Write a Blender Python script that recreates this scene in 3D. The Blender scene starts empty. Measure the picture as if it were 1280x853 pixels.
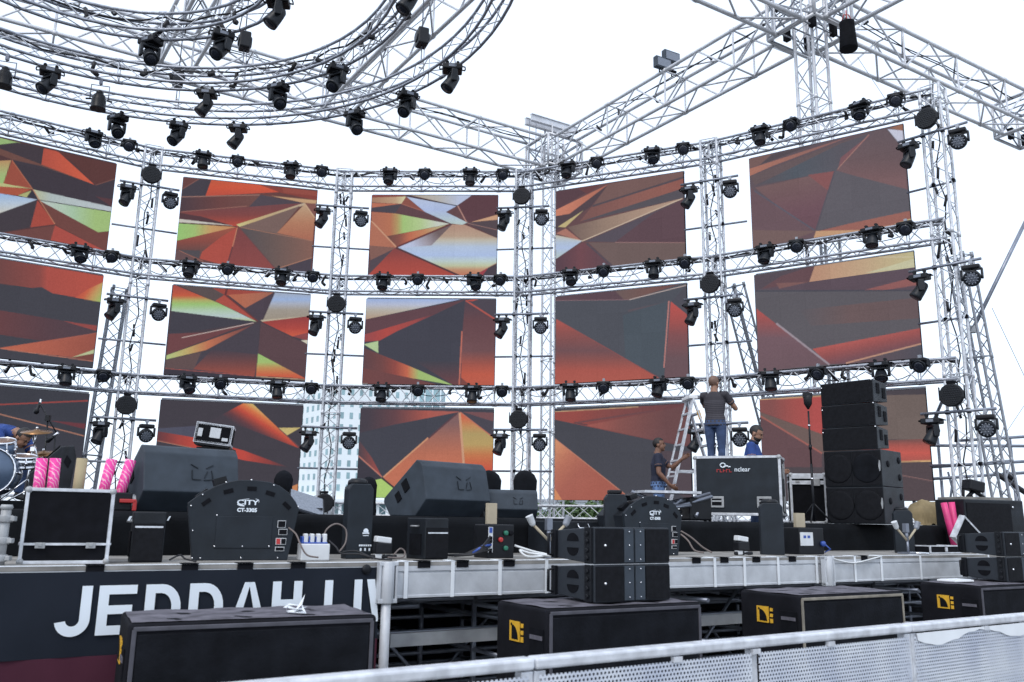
import bpy, bmesh, math, random
import numpy as np
from mathutils import Vector, Matrix
random.seed(7)
R=math.radians
scene=bpy.context.scene
COL=scene.collection
EYE=1.71
# ------------------------------------------------------------------ camera
FPX=1070.3; PITCH=R(11.8625); ROLL=R(0.909)
_cp,_sp=math.cos(PITCH),math.sin(PITCH)
FW=Vector((0,_cp,_sp)); _r0=Vector((1,0,0)); _u0=Vector((0,-_sp,_cp))
RT=math.cos(ROLL)*_r0+math.sin(ROLL)*_u0
UP=-math.sin(ROLL)*_r0+math.cos(ROLL)*_u0
def ray(px,py): return FW+RT*((px-640)/FPX)-UP*((py-426.5)/FPX)
def onY(px,py,Y):
    q=ray(px,py); q=q*(Y/q.y); return Vector((q.x,q.y,q.z+EYE))
def onZ(px,py,z):
    q=ray(px,py); q=q*((z-EYE)/q.z); return Vector((q.x,q.y,z))
TH=R(32.0)
EV=Vector((math.cos(TH),math.sin(TH),0)); NV=Vector((-math.sin(TH),math.cos(TH),0))
P0=Vector((0,6.75,0))
def SD(s,d,z=0): return P0+EV*s+NV*d+Vector((0,0,z))
def onD(px,py,d):
    q=ray(px,py); o=P0+NV*d
    t=o.dot(NV)/q.dot(NV); q=q*t
    return Vector((q.x,q.y,q.z+EYE))
def toS(p): return (Vector((p.x,p.y,0))-P0).dot(EV)
def proj(p):
    q=Vector(p)-Vector((0,0,EYE)); t=q.dot(FW)
    return 640+FPX*q.dot(RT)/t, 426.5-FPX*q.dot(UP)/t
cd=bpy.data.cameras.new('camera'); cam=bpy.data.objects.new('camera',cd); COL.objects.link(cam)
m=Matrix((( RT.x,UP.x,-FW.x,0),(RT.y,UP.y,-FW.y,0),(RT.z,UP.z,-FW.z,EYE),(0,0,0,1)))
cam.matrix_world=m
cd.sensor_width=36; cd.lens=FPX/1280*36; cd.clip_start=.1; cd.clip_end=3000
cd.dof.use_dof=True; cd.dof.focus_distance=13.0; cd.dof.aperture_fstop=4.0
scene.camera=cam
# ------------------------------------------------------------------ world + sun
w=bpy.data.worlds.new('World'); scene.world=w; w.use_nodes=True
nt=w.node_tree; bg=nt.nodes['Background']
sky=nt.nodes.new('ShaderNodeTexSky'); sky.sky_type='NISHITA'; sky.sun_disc=False
sky.sun_elevation=R(52); sky.sun_rotation=R(200)
sky.air_density=1.0; sky.dust_density=3.0
mul=nt.nodes.new('ShaderNodeMixRGB'); mul.blend_type='MULTIPLY'; mul.inputs[0].default_value=1; mul.inputs[2].default_value=(.6,.6,.6,1)
tc=nt.nodes.new('ShaderNodeTexCoord'); ns=nt.nodes.new('ShaderNodeTexNoise'); ns.inputs['Scale'].default_value=2.2; ns.inputs['Detail'].default_value=4
cr=nt.nodes.new('ShaderNodeValToRGB'); cr.color_ramp.elements[0].color=(8.9,10.0,11.6,1); cr.color_ramp.elements[1].color=(10.0,11.2,12.9,1)
cr.color_ramp.elements[0].position=.30; cr.color_ramp.elements[1].position=.6
add=nt.nodes.new('ShaderNodeMixRGB'); add.blend_type='ADD'; add.inputs[0].default_value=1
nt.links.new(tc.outputs['Generated'],ns.inputs['Vector']); nt.links.new(ns.outputs['Fac'],cr.inputs[0])
nt.links.new(sky.outputs[0],mul.inputs[1]); nt.links.new(mul.outputs[0],add.inputs[1]); nt.links.new(cr.outputs[0],add.inputs[2])
nt.links.new(add.outputs[0],bg.inputs['Color']); bg.inputs['Strength'].default_value=.1
sd=bpy.data.lights.new('sun','SUN'); sd.energy=1.0; sd.angle=R(14); sd.color=(1,.96,.9)
so=bpy.data.objects.new('sun',sd); COL.objects.link(so)
el,az=R(52),R(200)   # light comes from behind and left of the camera
sdir=Vector((math.sin(az)*math.cos(el),math.cos(az)*math.cos(el),math.sin(el)))
so.rotation_euler=(sdir).to_track_quat('Z','Y').to_euler(); so.location=(-10,-20,40)
scene.view_settings.view_transform='Standard'; scene.view_settings.look='None'; scene.view_settings.exposure=0
# ------------------------------------------------------------------ materials
MAT={}
def srgb(c): 
    return tuple(((x/255)/12.92 if x/255<=.04045 else ((x/255+.055)/1.055)**2.4) for x in c)
def mat(name,col,rough=.6,metal=0.0,noise=.12,scale=6.0,bump=0.0,bscale=60,spec=.5,detail=7.0,coat=0):
    m=bpy.data.materials.new(name); m.use_nodes=True; t=m.node_tree; b=t.nodes['Principled BSDF']
    b.inputs['Roughness'].default_value=rough; b.inputs['Metallic'].default_value=metal
    b.inputs['Specular IOR Level'].default_value=spec
    tc=t.nodes.new('ShaderNodeTexCoord'); n=t.nodes.new('ShaderNodeTexNoise'); n.inputs['Scale'].default_value=scale; n.inputs['Detail'].default_value=detail
    r=t.nodes.new('ShaderNodeValToRGB')
    r.color_ramp.elements[0].position=.3; r.color_ramp.elements[1].position=.7
    r.color_ramp.elements[0].color=tuple(max(0,c*(1-noise)) for c in col)+(1,)
    r.color_ramp.elements[1].color=tuple(min(1,c*(1+noise)) for c in col)+(1,)
    t.links.new(tc.outputs['Object'],n.inputs['Vector']); t.links.new(n.outputs['Fac'],r.inputs[0]); t.links.new(r.outputs[0],b.inputs['Base Color'])
    if bump>0:
        n2=t.nodes.new('ShaderNodeTexNoise'); n2.inputs['Scale'].default_value=bscale; n2.inputs['Detail'].default_value=2
        bp=t.nodes.new('ShaderNodeBump'); bp.inputs['Strength'].default_value=bump; bp.inputs['Distance'].default_value=.01
        t.links.new(tc.outputs['Object'],n2.inputs['Vector']); t.links.new(n2.outputs['Fac'],bp.inputs['Height']); t.links.new(bp.outputs[0],b.inputs['Normal'])
    MAT[name]=m; return m
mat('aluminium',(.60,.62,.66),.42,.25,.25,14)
mat('shaded_chord_alu',(.34,.36,.41),.38,.35,.25,12)  # darker aluminium copy: shade on the chord undersides put into the colour
mat('aluminium_dark',(.30,.32,.36),.45,.3,.15,9)
mat('roof_alu',(.60,.61,.64),.42,.25,.12,5)
mat('steel_pipe',(.24,.26,.31),.4,.6,.15,8)
mat('galvanised',(.36,.37,.38),.55,.3,.22,5,.1,40)
mat('beam_alu',(.52,.54,.57),.5,.2,.15,6,.1,50)
mat('chrome',(.75,.76,.79),.18,.95,.05)
mat('black_plastic',(.007,.008,.011),.42,0,.25,9,.08,90,spec=.30)
mat('black_matte',(.006,.0065,.009),.8,0,.3,12,spec=.12)
mat('head_shell',(.012,.015,.020),.4,0,.2,9,spec=.30)
mat('black_paint',(.011,.014,.019),.5,0,.5,5,.25,220,spec=.30)
mat('wedge_paint',(.042,.054,.070),.6,0,.22,6,.25,260,spec=.30)
mat('machine_paint',(.013,.018,.025),.55,0,.3,5,.1,200,spec=.30)
mat('array_grey',(.026,.031,.039),.5,0,.12,10,.15,200,spec=.30)
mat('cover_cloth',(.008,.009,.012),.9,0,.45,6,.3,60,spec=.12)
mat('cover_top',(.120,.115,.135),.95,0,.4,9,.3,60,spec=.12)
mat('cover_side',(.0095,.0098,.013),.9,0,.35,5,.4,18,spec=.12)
mat('seam_cloth',(.085,.085,.10),.9,0,.2,8,spec=.12)
mat('grille',(.009,.0095,.012),.7,0,.25,30,.2,300,spec=.12)
mat('riser_cloth',(.006,.007,.009),.85,0,.35,4,.3,25,spec=.12)
mat('glass_lens',(.18,.20,.24),.12,.2,.25,60)
mat('lens_dark',(.03,.035,.05),.08,.1,.3,40)
mat('white_paint',(.78,.79,.80),.5,0,.05)
mat('white_tape',(.74,.77,.80),.6,0,.06)
mat('white_plastic',(.62,.64,.66),.45,0,.1)
mat('letter_white',(.74,.80,.86),.6,0,.03)
mat('banner_navy',(.014,.018,.027),.65,0,.12,3,spec=.12)
mat('banner_maroon',(.070,.020,.035),.65,0,.12,3,spec=.12)
mat('deck_ply',(.24,.23,.215),.85,0,.5,3)
mat('yellow_paint',(.72,.40,.03),.5,0,.1)
mat('faded_seam',(.22,.20,.165),.9,0,.3,9)
mat('wood',(.42,.36,.26),.7,0,.2,4)
mat('card_tube',(.40,.33,.20),.8,0,.12,4)
mat('tan_cloth',(.22,.17,.09),.9,0,.25,5,.4,12)
mat('blue_plastic',(.03,.08,.35),.4,0,.1)
mat('red_plastic',(.45,.03,.03),.4,0,.1)
mat('green_plastic',(.02,.16,.10),.4,0,.1)
mat('cable_black',(.010,.010,.013),.6,0,.2)
mat('cable_grey',(.16,.13,.12),.6,0,.2)
mat('cable_white',(.65,.67,.68),.6,0,.1)
mat('skin_tan',(.30,.16,.105),.55,0,.08,10)
mat('skin_dark',(.20,.10,.065),.55,0,.08,10)
mat('hair_black',(.012,.010,.010),.6,0,.3,40)
mat('hair_shaved',(.16,.095,.07),.6,0,.15,50)
mat('shirt_navy',(.018,.022,.045),.85,0,.2,9,.3,25)
mat('shirt_blue',(.02,.055,.22),.85,0,.2,9,.3,25)
mat('shirt_stripe_dark',(.045,.04,.05),.85,0,.2,9)
mat('denim',(.045,.075,.16),.85,0,.3,9,.3,25)
mat('denim_pale',(.10,.17,.33),.85,0,.55,11,.3,25)
mat('shoe',(.03,.03,.03),.6)
mat('bronze',(.24,.13,.06),.3,.8,.15)
mat('drum_blue',(.09,.13,.20),.35,.2,.12)
mat('drum_wood',(.16,.085,.05),.4,0,.2)
mat('concrete',(.20,.20,.195),.9,0,.18,.8,.2,20)
mat('facade_white',(.74,.80,.83),.8,0,.04,.3)
mat('window_teal',(.26,.40,.44),.5,0,.25,.6)  # teal lightened, distance haze put into the colour
mat('bark',(.10,.07,.05),.9,0,.3,8)
def leafmat(name,a,b):
    m=bpy.data.materials.new(name); m.use_nodes=True; t=m.node_tree; bs=t.nodes['Principled BSDF']; bs.inputs['Roughness'].default_value=.6
    g=t.nodes.new('ShaderNodeNewGeometry'); r=t.nodes.new('ShaderNodeValToRGB')
    r.color_ramp.elements[0].color=a+(1,); r.color_ramp.elements[1].color=b+(1,)
    t.links.new(g.outputs['Random Per Island'],r.inputs[0]); t.links.new(r.outputs[0],bs.inputs['Base Color']); MAT[name]=m
leafmat('leaf_green',(.03,.07,.02),(.10,.17,.05))
# pink swirled confetti tube
def pinkmat():
    m=bpy.data.materials.new('pink_swirl'); m.use_nodes=True; t=m.node_tree; b=t.nodes['Principled BSDF']; b.inputs['Roughness'].default_value=.4
    tc=t.nodes.new('ShaderNodeTexCoord'); wv=t.nodes.new('ShaderNodeTexWave'); wv.inputs['Scale'].default_value=15; wv.inputs['Distortion'].default_value=9; wv.inputs['Detail'].default_value=2
    wv.bands_direction='DIAGONAL'
    r=t.nodes.new('ShaderNodeValToRGB'); e=r.color_ramp.elements
    e[0].position=0; e[0].color=(.82,.05,.33,1); e[1].position=.80; e[1].color=(.80,.06,.36,1)
    x=e.new(.90); x.color=(.82,.22,.45,1); x=e.new(.97); x.color=(.86,.48,.55,1)
    sep=t.nodes.new('ShaderNodeSeparateXYZ'); mx=t.nodes.new('ShaderNodeMixRGB'); mx.inputs[2].default_value=(.86,.10,.20,1)
    mr=t.nodes.new('ShaderNodeMapRange'); mr.inputs[1].default_value=.22; mr.inputs[2].default_value=.05; mr.inputs[3].default_value=0; mr.inputs[4].default_value=.65
    t.links.new(tc.outputs['Object'],sep.inputs[0]); t.links.new(sep.outputs['Z'],mr.inputs[0]); t.links.new(mr.outputs[0],mx.inputs[0])
    t.links.new(tc.outputs['Object'],wv.inputs['Vector']); t.links.new(wv.outputs['Fac'],r.inputs[0]); t.links.new(r.outputs[0],mx.inputs[1]); t.links.new(mx.outputs[0],b.inputs['Base Color']); MAT['pink_swirl']=m
pinkmat()
mat('pink_plain',(.72,.05,.22),.45,0,.25,3)
# shirt with pale lower stripes
def stripemat():
    m=bpy.data.materials.new('shirt_striped'); m.use_nodes=True; t=m.node_tree; b=t.nodes['Principled BSDF']; b.inputs['Roughness'].default_value=.85
    tc=t.nodes.new('ShaderNodeTexCoord'); sep=t.nodes.new('ShaderNodeSeparateXYZ'); t.links.new(tc.outputs['Object'],sep.inputs[0])
    mlt=t.nodes.new('ShaderNodeMath'); mlt.operation='MULTIPLY'; mlt.inputs[1].default_value=34; t.links.new(sep.outputs['Z'],mlt.inputs[0])
    fr=t.nodes.new('ShaderNodeMath'); fr.operation='FRACT'; t.links.new(mlt.outputs[0],fr.inputs[0])
    lt=t.nodes.new('ShaderNodeMath'); lt.operation='LESS_THAN'; lt.inputs[1].default_value=.4; t.links.new(fr.outputs[0],lt.inputs[0])
    z=t.nodes.new('ShaderNodeMath'); z.operation='LESS_THAN'; z.inputs[1].default_value=1.30; t.links.new(sep.outputs['Z'],z.inputs[0])
    mm=t.nodes.new('ShaderNodeMath'); mm.operation='MULTIPLY'; t.links.new(lt.outputs[0],mm.inputs[0]); t.links.new(z.outputs[0],mm.inputs[1])
    mx=t.nodes.new('ShaderNodeMixRGB'); mx.inputs[1].default_value=(.032,.030,.038,1); mx.inputs[2].default_value=(.075,.07,.085,1)
    t.links.new(mm.outputs[0],mx.inputs[0]); t.links.new(mx.outputs[0],b.inputs['Base Color']); MAT['shirt_striped']=m
stripemat()
# perforated steel sheet: regular round holes that really let light through
def perfmat():
    m=bpy.data.materials.new('perforated_sheet'); m.use_nodes=True; t=m.node_tree; b=t.nodes['Principled BSDF']; out=t.nodes['Material Output']
    b.inputs['Roughness'].default_value=.45; b.inputs['Metallic'].default_value=.3
    tc=t.nodes.new('ShaderNodeTexCoord'); n=t.nodes.new('ShaderNodeTexNoise'); n.inputs['Scale'].default_value=3; n.inputs['Detail'].default_value=5
    r=t.nodes.new('ShaderNodeValToRGB'); r.color_ramp.elements[0].color=(.52,.56,.66,1); r.color_ramp.elements[1].color=(.74,.77,.82,1); r.color_ramp.elements[0].position=.35; r.color_ramp.elements[1].position=.65
    t.links.new(tc.outputs['Object'],n.inputs['Vector']); t.links.new(n.outputs['Fac'],r.inputs[0]); t.links.new(r.outputs[0],b.inputs['Base Color'])
    sep=t.nodes.new('ShaderNodeSeparateXYZ'); t.links.new(tc.outputs['Object'],sep.inputs[0])
    def M(op,a,bv=None):
        x=t.nodes.new('ShaderNodeMath'); x.operation=op
        for i,k in enumerate((a,bv)):
            if k is None: continue
            if isinstance(k,(int,float)): x.inputs[i].default_value=k
            else: t.links.new(k,x.inputs[i])
        return x.outputs[0]
    P=.020
    rz=M('DIVIDE',sep.outputs['Z'],P*.866); row=M('FLOOR',rz); odd=M('MODULO',row,2.0)
    rx=M('ADD',M('DIVIDE',sep.outputs['X'],P),M('MULTIPLY',odd,.5))
    fx=M('SUBTRACT',M('FRACT',rx),.5); fz=M('MULTIPLY',M('SUBTRACT',M('FRACT',rz),.5),.866)
    dd=M('ADD',M('MULTIPLY',fx,fx),M('MULTIPLY',fz,fz)); hole=M('LESS_THAN',dd,.29**2)
    tr=t.nodes.new('ShaderNodeBsdfTransparent'); mx=t.nodes.new('ShaderNodeMixShader')
    t.links.new(hole,mx.inputs[0]); t.links.new(b.outputs[0],mx.inputs[1]); t.links.new(tr.outputs[0],mx.inputs[2]); t.links.new(mx.outputs[0],out.inputs['Surface'])
    MAT['perforated_sheet']=m
perfmat()
# led display: emission from the face colours of the pixel grid
def ledmat():
    m=bpy.data.materials.new('led_display'); m.use_nodes=True; t=m.node_tree; b=t.nodes['Principled BSDF']
    b.inputs['Base Color'].default_value=(.002,.002,.002,1); b.inputs['Roughness'].default_value=.85; b.inputs['Specular IOR Level'].default_value=.05
    a=t.nodes.new('ShaderNodeAttribute'); a.attribute_name='led'; a.attribute_type='GEOMETRY'
    t.links.new(a.outputs['Color'],b.inputs['Emission Color']); b.inputs['Emission Strength'].default_value=.90
    try: m.cycles.emission_sampling='NONE'
    except Exception: pass
    MAT['led_display']=m
ledmat()
# ------------------------------------------------------------------ mesh builder
class MB:
    def __init__(s): s.v=[]; s.f=[]; s.m=[]; s.s=[]
    def add(s,vs,fs,mi=0,smooth=False):
        o=len(s.v); s.v.extend([tuple(v) for v in vs])
        for f in fs: s.f.append(tuple(o+i for i in f)); s.m.append(mi); s.s.append(smooth)
        return s
    def box(s,c,d,mi=0,rot=None):
        x,y,z=d[0]/2,d[1]/2,d[2]/2
        vs=[Vector((a*x,b*y,e*z)) for a in(-1,1) for b in(-1,1) for e in(-1,1)]
        if rot is not None: vs=[rot@v for v in vs]
        vs=[v+Vector(c) for v in vs]
        return s.add(vs,[(0,1,3,2),(4,6,7,5),(0,4,5,1),(2,3,7,6),(0,2,6,4),(1,5,7,3)],mi)
    def tube(s,p,q,r,n=6,r2=None,mi=0,caps=True):
        p=Vector(p);q=Vector(q); d=q-p
        if d.length<1e-6: return s
        d.normalize(); a=d.orthogonal().normalized(); b=d.cross(a); r2=r if r2 is None else r2
        vs=[]
        for i in range(n):
            t=2*math.pi*i/n; u=a*math.cos(t)+b*math.sin(t); vs+=[p+u*r,q+u*r2]
        s.add(vs,[(2*i,2*((i+1)%n),2*((i+1)%n)+1,2*i+1) for i in range(n)],mi,True)
        if caps: 
            o=len(s.v)-2*n
            s.f.append(tuple(o+2*i for i in range(n-1,-1,-1))); s.m.append(mi); s.s.append(False)
            s.f.append(tuple(o+2*i+1 for i in range(n))); s.m.append(mi); s.s.append(False)
        return s
    def path(s,pts,r,n=6,mi=0):
        pts=[Vector(p) for p in pts]; rings=[]
        prev=None
        for i,p in enumerate(pts):
            d=(pts[min(i+1,len(pts)-1)]-pts[max(i-1,0)]).normalized()
            if prev is None: a=d.orthogonal().normalized()
            else: a=(prev-d*prev.dot(d)); a=a.normalized() if a.length>1e-5 else d.orthogonal().normalized()
            prev=a; b=d.cross(a); rr=r[i] if isinstance(r,(list,tuple)) else r
            rings.append([p+(a*math.cos(2*math.pi*k/n)+b*math.sin(2*math.pi*k/n))*rr for k in range(n)])
        vs=[v for g in rings for v in g]; fs=[]
        for i in range(len(rings)-1):
            for k in range(n): fs.append((i*n+k,i*n+(k+1)%n,(i+1)*n+(k+1)%n,(i+1)*n+k))
        s.add(vs,fs,mi,True)
        o=len(s.v)-len(vs)
        s.f.append(tuple(o+i for i in range(n-1,-1,-1))); s.m.append(mi); s.s.append(False)
        s.f.append(tuple(o+len(vs)-n+i for i in range(n))); s.m.append(mi); s.s.append(False)
        return s
    def lathe(s,prof,c=(0,0,0),axis=(0,0,1),n=16,mi=0,smooth=True,caps=True):
        ax=Vector(axis).normalized(); a=ax.orthogonal().normalized(); b=ax.cross(a); c=Vector(c); vs=[];fs=[]
        for (r,h) in prof:
            for k in range(n):
                t=2*math.pi*k/n; vs.append(c+ax*h+(a*math.cos(t)+b*math.sin(t))*r)
        for i in range(len(prof)-1):
            for k in range(n): fs.append((i*n+k,i*n+(k+1)%n,(i+1)*n+(k+1)%n,(i+1)*n+k))
        s.add(vs,fs,mi,smooth)
        o=len(s.v)-len(vs)
        if not caps: return s
        if prof[0][0]>1e-4: s.f.append(tuple(o+i for i in range(n-1,-1,-1))); s.m.append(mi); s.s.append(False)
        if prof[-1][0]>1e-4: s.f.append(tuple(o+len(vs)-n+i for i in range(n))); s.m.append(mi); s.s.append(False)
        return s
    def prism(s,pts,axis,lo,hi,mi=0):
        # pts 2d polygon; axis 'x': (y,z), 'y': (x,z), 'z': (x,y)
        def P(a,b,t): return {'x':(t,a,b),'y':(a,t,b),'z':(a,b,t)}[axis]
        n=len(pts); vs=[P(a,b,lo) for a,b in pts]+[P(a,b,hi) for a,b in pts]
        fs=[tuple(range(n)),tuple(range(2*n-1,n-1,-1))]+[(i,n+i,n+(i+1)%n,(i+1)%n) for i in range(n)]
        return s.add(vs,fs,mi)
    def sphere(s,c,r,n=10,mi=0,sc=(1,1,1)):
        prof=[]; vs=[];fs=[]; m_=max(4,n//2+1)
        for i in range(m_+1):
            ph=math.pi*i/m_
            for k in range(n):
                t=2*math.pi*k/n; vs.append((c[0]+r*sc[0]*math.sin(ph)*math.cos(t),c[1]+r*sc[1]*math.sin(ph)*math.sin(t),c[2]+r*sc[2]*math.cos(ph)))
        for i in range(m_):
            for k in range(n): fs.append((i*n+k,(i+1)*n+k,(i+1)*n+(k+1)%n,i*n+(k+1)%n))
        return s.add(vs,fs,mi,True)
    def mesh(s,name,mats,bevel=0,seg=2):
        me=bpy.data.meshes.new(name); me.from_pydata(s.v,[],s.f)
        for x in ([mats] if isinstance(mats,str) else mats): me.materials.append(MAT[x])
        me.polygons.foreach_set('material_index',s.m); me.polygons.foreach_set('use_smooth',s.s)
        bm=bmesh.new(); bm.from_mesh(me); bmesh.ops.remove_doubles(bm,verts=bm.verts,dist=1e-5); bmesh.ops.recalc_face_normals(bm,faces=bm.faces)
        if bevel:
            ed=[e for e in bm.edges if len(e.link_faces)==2 and e.calc_face_angle(0)>R(28)]
            bmesh.ops.bevel(bm,geom=ed,offset=bevel,segments=seg,affect='EDGES',profile=.5,clamp_overlap=True)
        bm.to_mesh(me); bm.free(); me.update(); return me
    def build(s,name,mats,parent=None,bevel=0,seg=2,loc=None,rot=None):
        o=bpy.data.objects.new(name,s.mesh(name,mats,bevel,seg)); COL.objects.link(o)
        if parent is not None: o.parent=parent
        if loc is not None: o.location=loc
        if rot is not None: o.rotation_euler=rot
        return o
def tag(o,label,cat,group=None):
    o['label']=label; o['category']=cat
    if group: o['group']=group
    return o
def thing(name,label,cat,loc=(0,0,0),rz=0,group=None,rot=None,scale=None):
    o=bpy.data.objects.new(name,None); COL.objects.link(o); o.empty_display_size=.1
    o.location=loc; o.rotation_euler=rot if rot is not None else (0,0,rz)
    if scale is not None: o.scale=(scale,)*3
    return tag(o,label,cat,group)
def dup(src,label,loc,rz=0,group=None,rot=None,scale=None):
    def cp(o,par):
        c=o.copy(); COL.objects.link(c)
        if par is not None: c.parent=par
        for ch in kids[o]: cp(ch,c)
        return c
    kids={}
    def walk(o):
        kids[o]=list(o.children)
        for c in kids[o]: walk(c)
    walk(src)
    r=cp(src,None); r.location=loc; r.rotation_euler=rot if rot is not None else (0,0,rz); r['label']=label
    if group: r['group']=group
    if scale is not None: r.scale=(scale,)*3
    return r
def struct(o): o['kind']='structure'; return o
def textmesh(mb,txt,size,place,mi=0,ext=.002,bold=0.0,sx=1.0):
    cu=bpy.data.curves.new('t','FONT'); cu.body=txt; cu.size=size; cu.extrude=ext; cu.offset=bold; cu.resolution_u=3; cu.align_x='CENTER'
    ob=bpy.data.objects.new('t',cu); COL.objects.link(ob)
    dg=bpy.context.evaluated_depsgraph_get(); me=ob.evaluated_get(dg).to_mesh()
    vs=[place@Vector((v.co.x*sx,v.co.y,v.co.z)) for v in me.vertices]; fs=[tuple(p.vertices) for p in me.polygons]
    mb.add(vs,fs,mi); ob.evaluated_get(dg).to_mesh_clear(); bpy.data.objects.remove(ob); bpy.data.curves.remove(cu)
FRONT=Matrix(((1,0,0,0),(0,0,-1,0),(0,1,0,0),(0,0,0,1)))   # text plane facing local -Y
DECK=1.41; RISER=1.74
# ================================================================== LED WALL
ZR=[(7.55,5.55),(5.0,3.0),(2.44,.46)]
XY=[((-11.213,15.942),(-8.757,17.665)),((-7.55,18.359),(-4.641,19.042)),((-3.394,19.282),(-.386,19.168)),((.974,18.859),(3.689,17.585)),((4.937,16.868),(7.411,15.165))]
# --- screen pictures: (crop x, crop y, zoom, base colour, shapes)
def L(p,q,wd,c): 
    dx,dy=q[0]-p[0],q[1]-p[1]; l=math.hypot(dx,dy); nx,ny=-dy/l*wd/2,dx/l*wd/2
    return ([(p[0]+nx,p[1]+ny),(q[0]+nx,q[1]+ny),(q[0]-nx,q[1]-ny),(p[0]-nx,p[1]-ny)],c)
def V(*st): return ('y',st)
def Hh(*st): return ('x',st)
PIC={}
PIC[0,0]=(0,160,5.02,(90,62,66),[
 ([(-300,20),(0,64),(130,95),(0,105),(-300,130)],(150,192,112)),
 ([(-300,140),(0,105),(110,92),(275,128),(258,228),(0,135)],(72,64,74)),
 ([(-300,40),(0,130),(260,230),(600,360),(200,245),(0,170),(-300,120)],(118,80,74)),
 ([(275,128),(365,150),(592,357),(260,230)],Hh((260,(190,80,62)),(480,(220,90,58)),(590,(228,95,60)))),
 ([(365,150),(735,232),(722,320),(610,358),(592,355),(470,225)],(100,62,62)),
 ([(500,300),(592,357),(722,318),(718,345),(600,362)],(82,62,72)),
 ([(78,200),(260,240),(600,360),(722,322),(700,495),(210,388)],(70,64,76)),
 L((600,360),(722,320),5,(130,85,78)),
 ([(700,495),(710,450),(600,430)],(96,64,72)),
 ([(75,205),(202,382),(20,350)],(168,82,64)),
 ([(-300,225),(70,203),(20,350),(-300,330)],V((205,(195,150,95)),(290,(165,190,115)),(345,(150,195,110)))),
 ([(-300,355),(0,365),(200,385),(110,425),(0,412),(-300,395)],(182,86,60)),
 ([(-300,330),(0,345),(202,382),(0,368),(-300,352)],(190,195,125)),
 ([(165,435),(205,390),(240,448)],(60,60,75)),
 ([(110,425),(197,393),(168,436)],(175,182,112)),
 ([(-300,395),(0,412),(235,450),(0,535),(-300,640)],V((412,(150,190,240)),(470,(180,205,230)),(530,(205,210,205)))),
 ([(-300,640),(0,535),(235,452),(193,624),(0,660),(-300,700)],(72,66,76)),
 ([(235,455),(347,605),(190,625)],(180,75,62)),
 ([(-300,712),(0,660),(345,612),(318,708),(0,665)],(120,74,72)),
 ([(345,612),(660,772),(318,706)],(185,78,68)),
 ([(240,452),(618,656),(690,650),(668,775),(347,608)],(122,74,70)),
 ([(240,452),(697,528),(685,648),(615,655)],Hh((300,(190,212,205)),(460,(165,205,170)),(600,(160,200,115)))),
 ([(205,386),(702,497),(698,526),(240,450)],Hh((205,(190,195,150)),(320,(178,198,200)),(690,(190,205,215)))),
 L((240,452),(697,527),5,(70,66,76)),
 L((205,386),(345,605),5,(200,130,95)),L((75,203),(205,385),4,(200,120,85))])
PIC[0,1]=(0,310,5.02,(72,74,86),[
 ([(-300,10),(0,68),(655,178),(632,340),(330,285),(260,246),(200,252),(0,225),(-300,180)],Hh((0,(122,74,74)),(250,(150,76,72)),(300,(185,80,70)),(640,(198,82,66)))),
 ([(470,312),(560,255),(648,215),(632,341)],('d',(500,240),(632,330),((0,(195,82,66)),(.35,(215,95,60)),(.65,(205,160,85)),(1,(160,195,92))))),
 ([(-300,340),(0,392),(450,466),(606,500),(590,540),(300,590),(-300,500)],Hh((-100,(118,70,74)),(300,(96,70,80)),(600,(84,72,84)))),
 ([(400,460),(607,488),(604,522)],(160,76,74)),
 ([(0,628),(606,533),(592,640),(450,688),(0,632)],Hh((0,(205,105,75)),(300,(190,98,76)),(600,(165,86,72)))),
 ([(450,688),(591,638),(588,663)],(190,206,152)),
 ([(450,688),(588,663),(584,712)],(132,76,70)),
 L((0,632),(582,712),5,(190,120,100)),L((330,585),(605,534),4,(180,100,86))])
PIC[0,2]=(0,470,6.095,(66,69,81),[
 L((-300,232),(670,190),10,(172,72,68)),([(380,340),(652,365),(642,405)],(118,62,72)),
 L((-300,215),(640,458),8,(188,128,104))])
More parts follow.
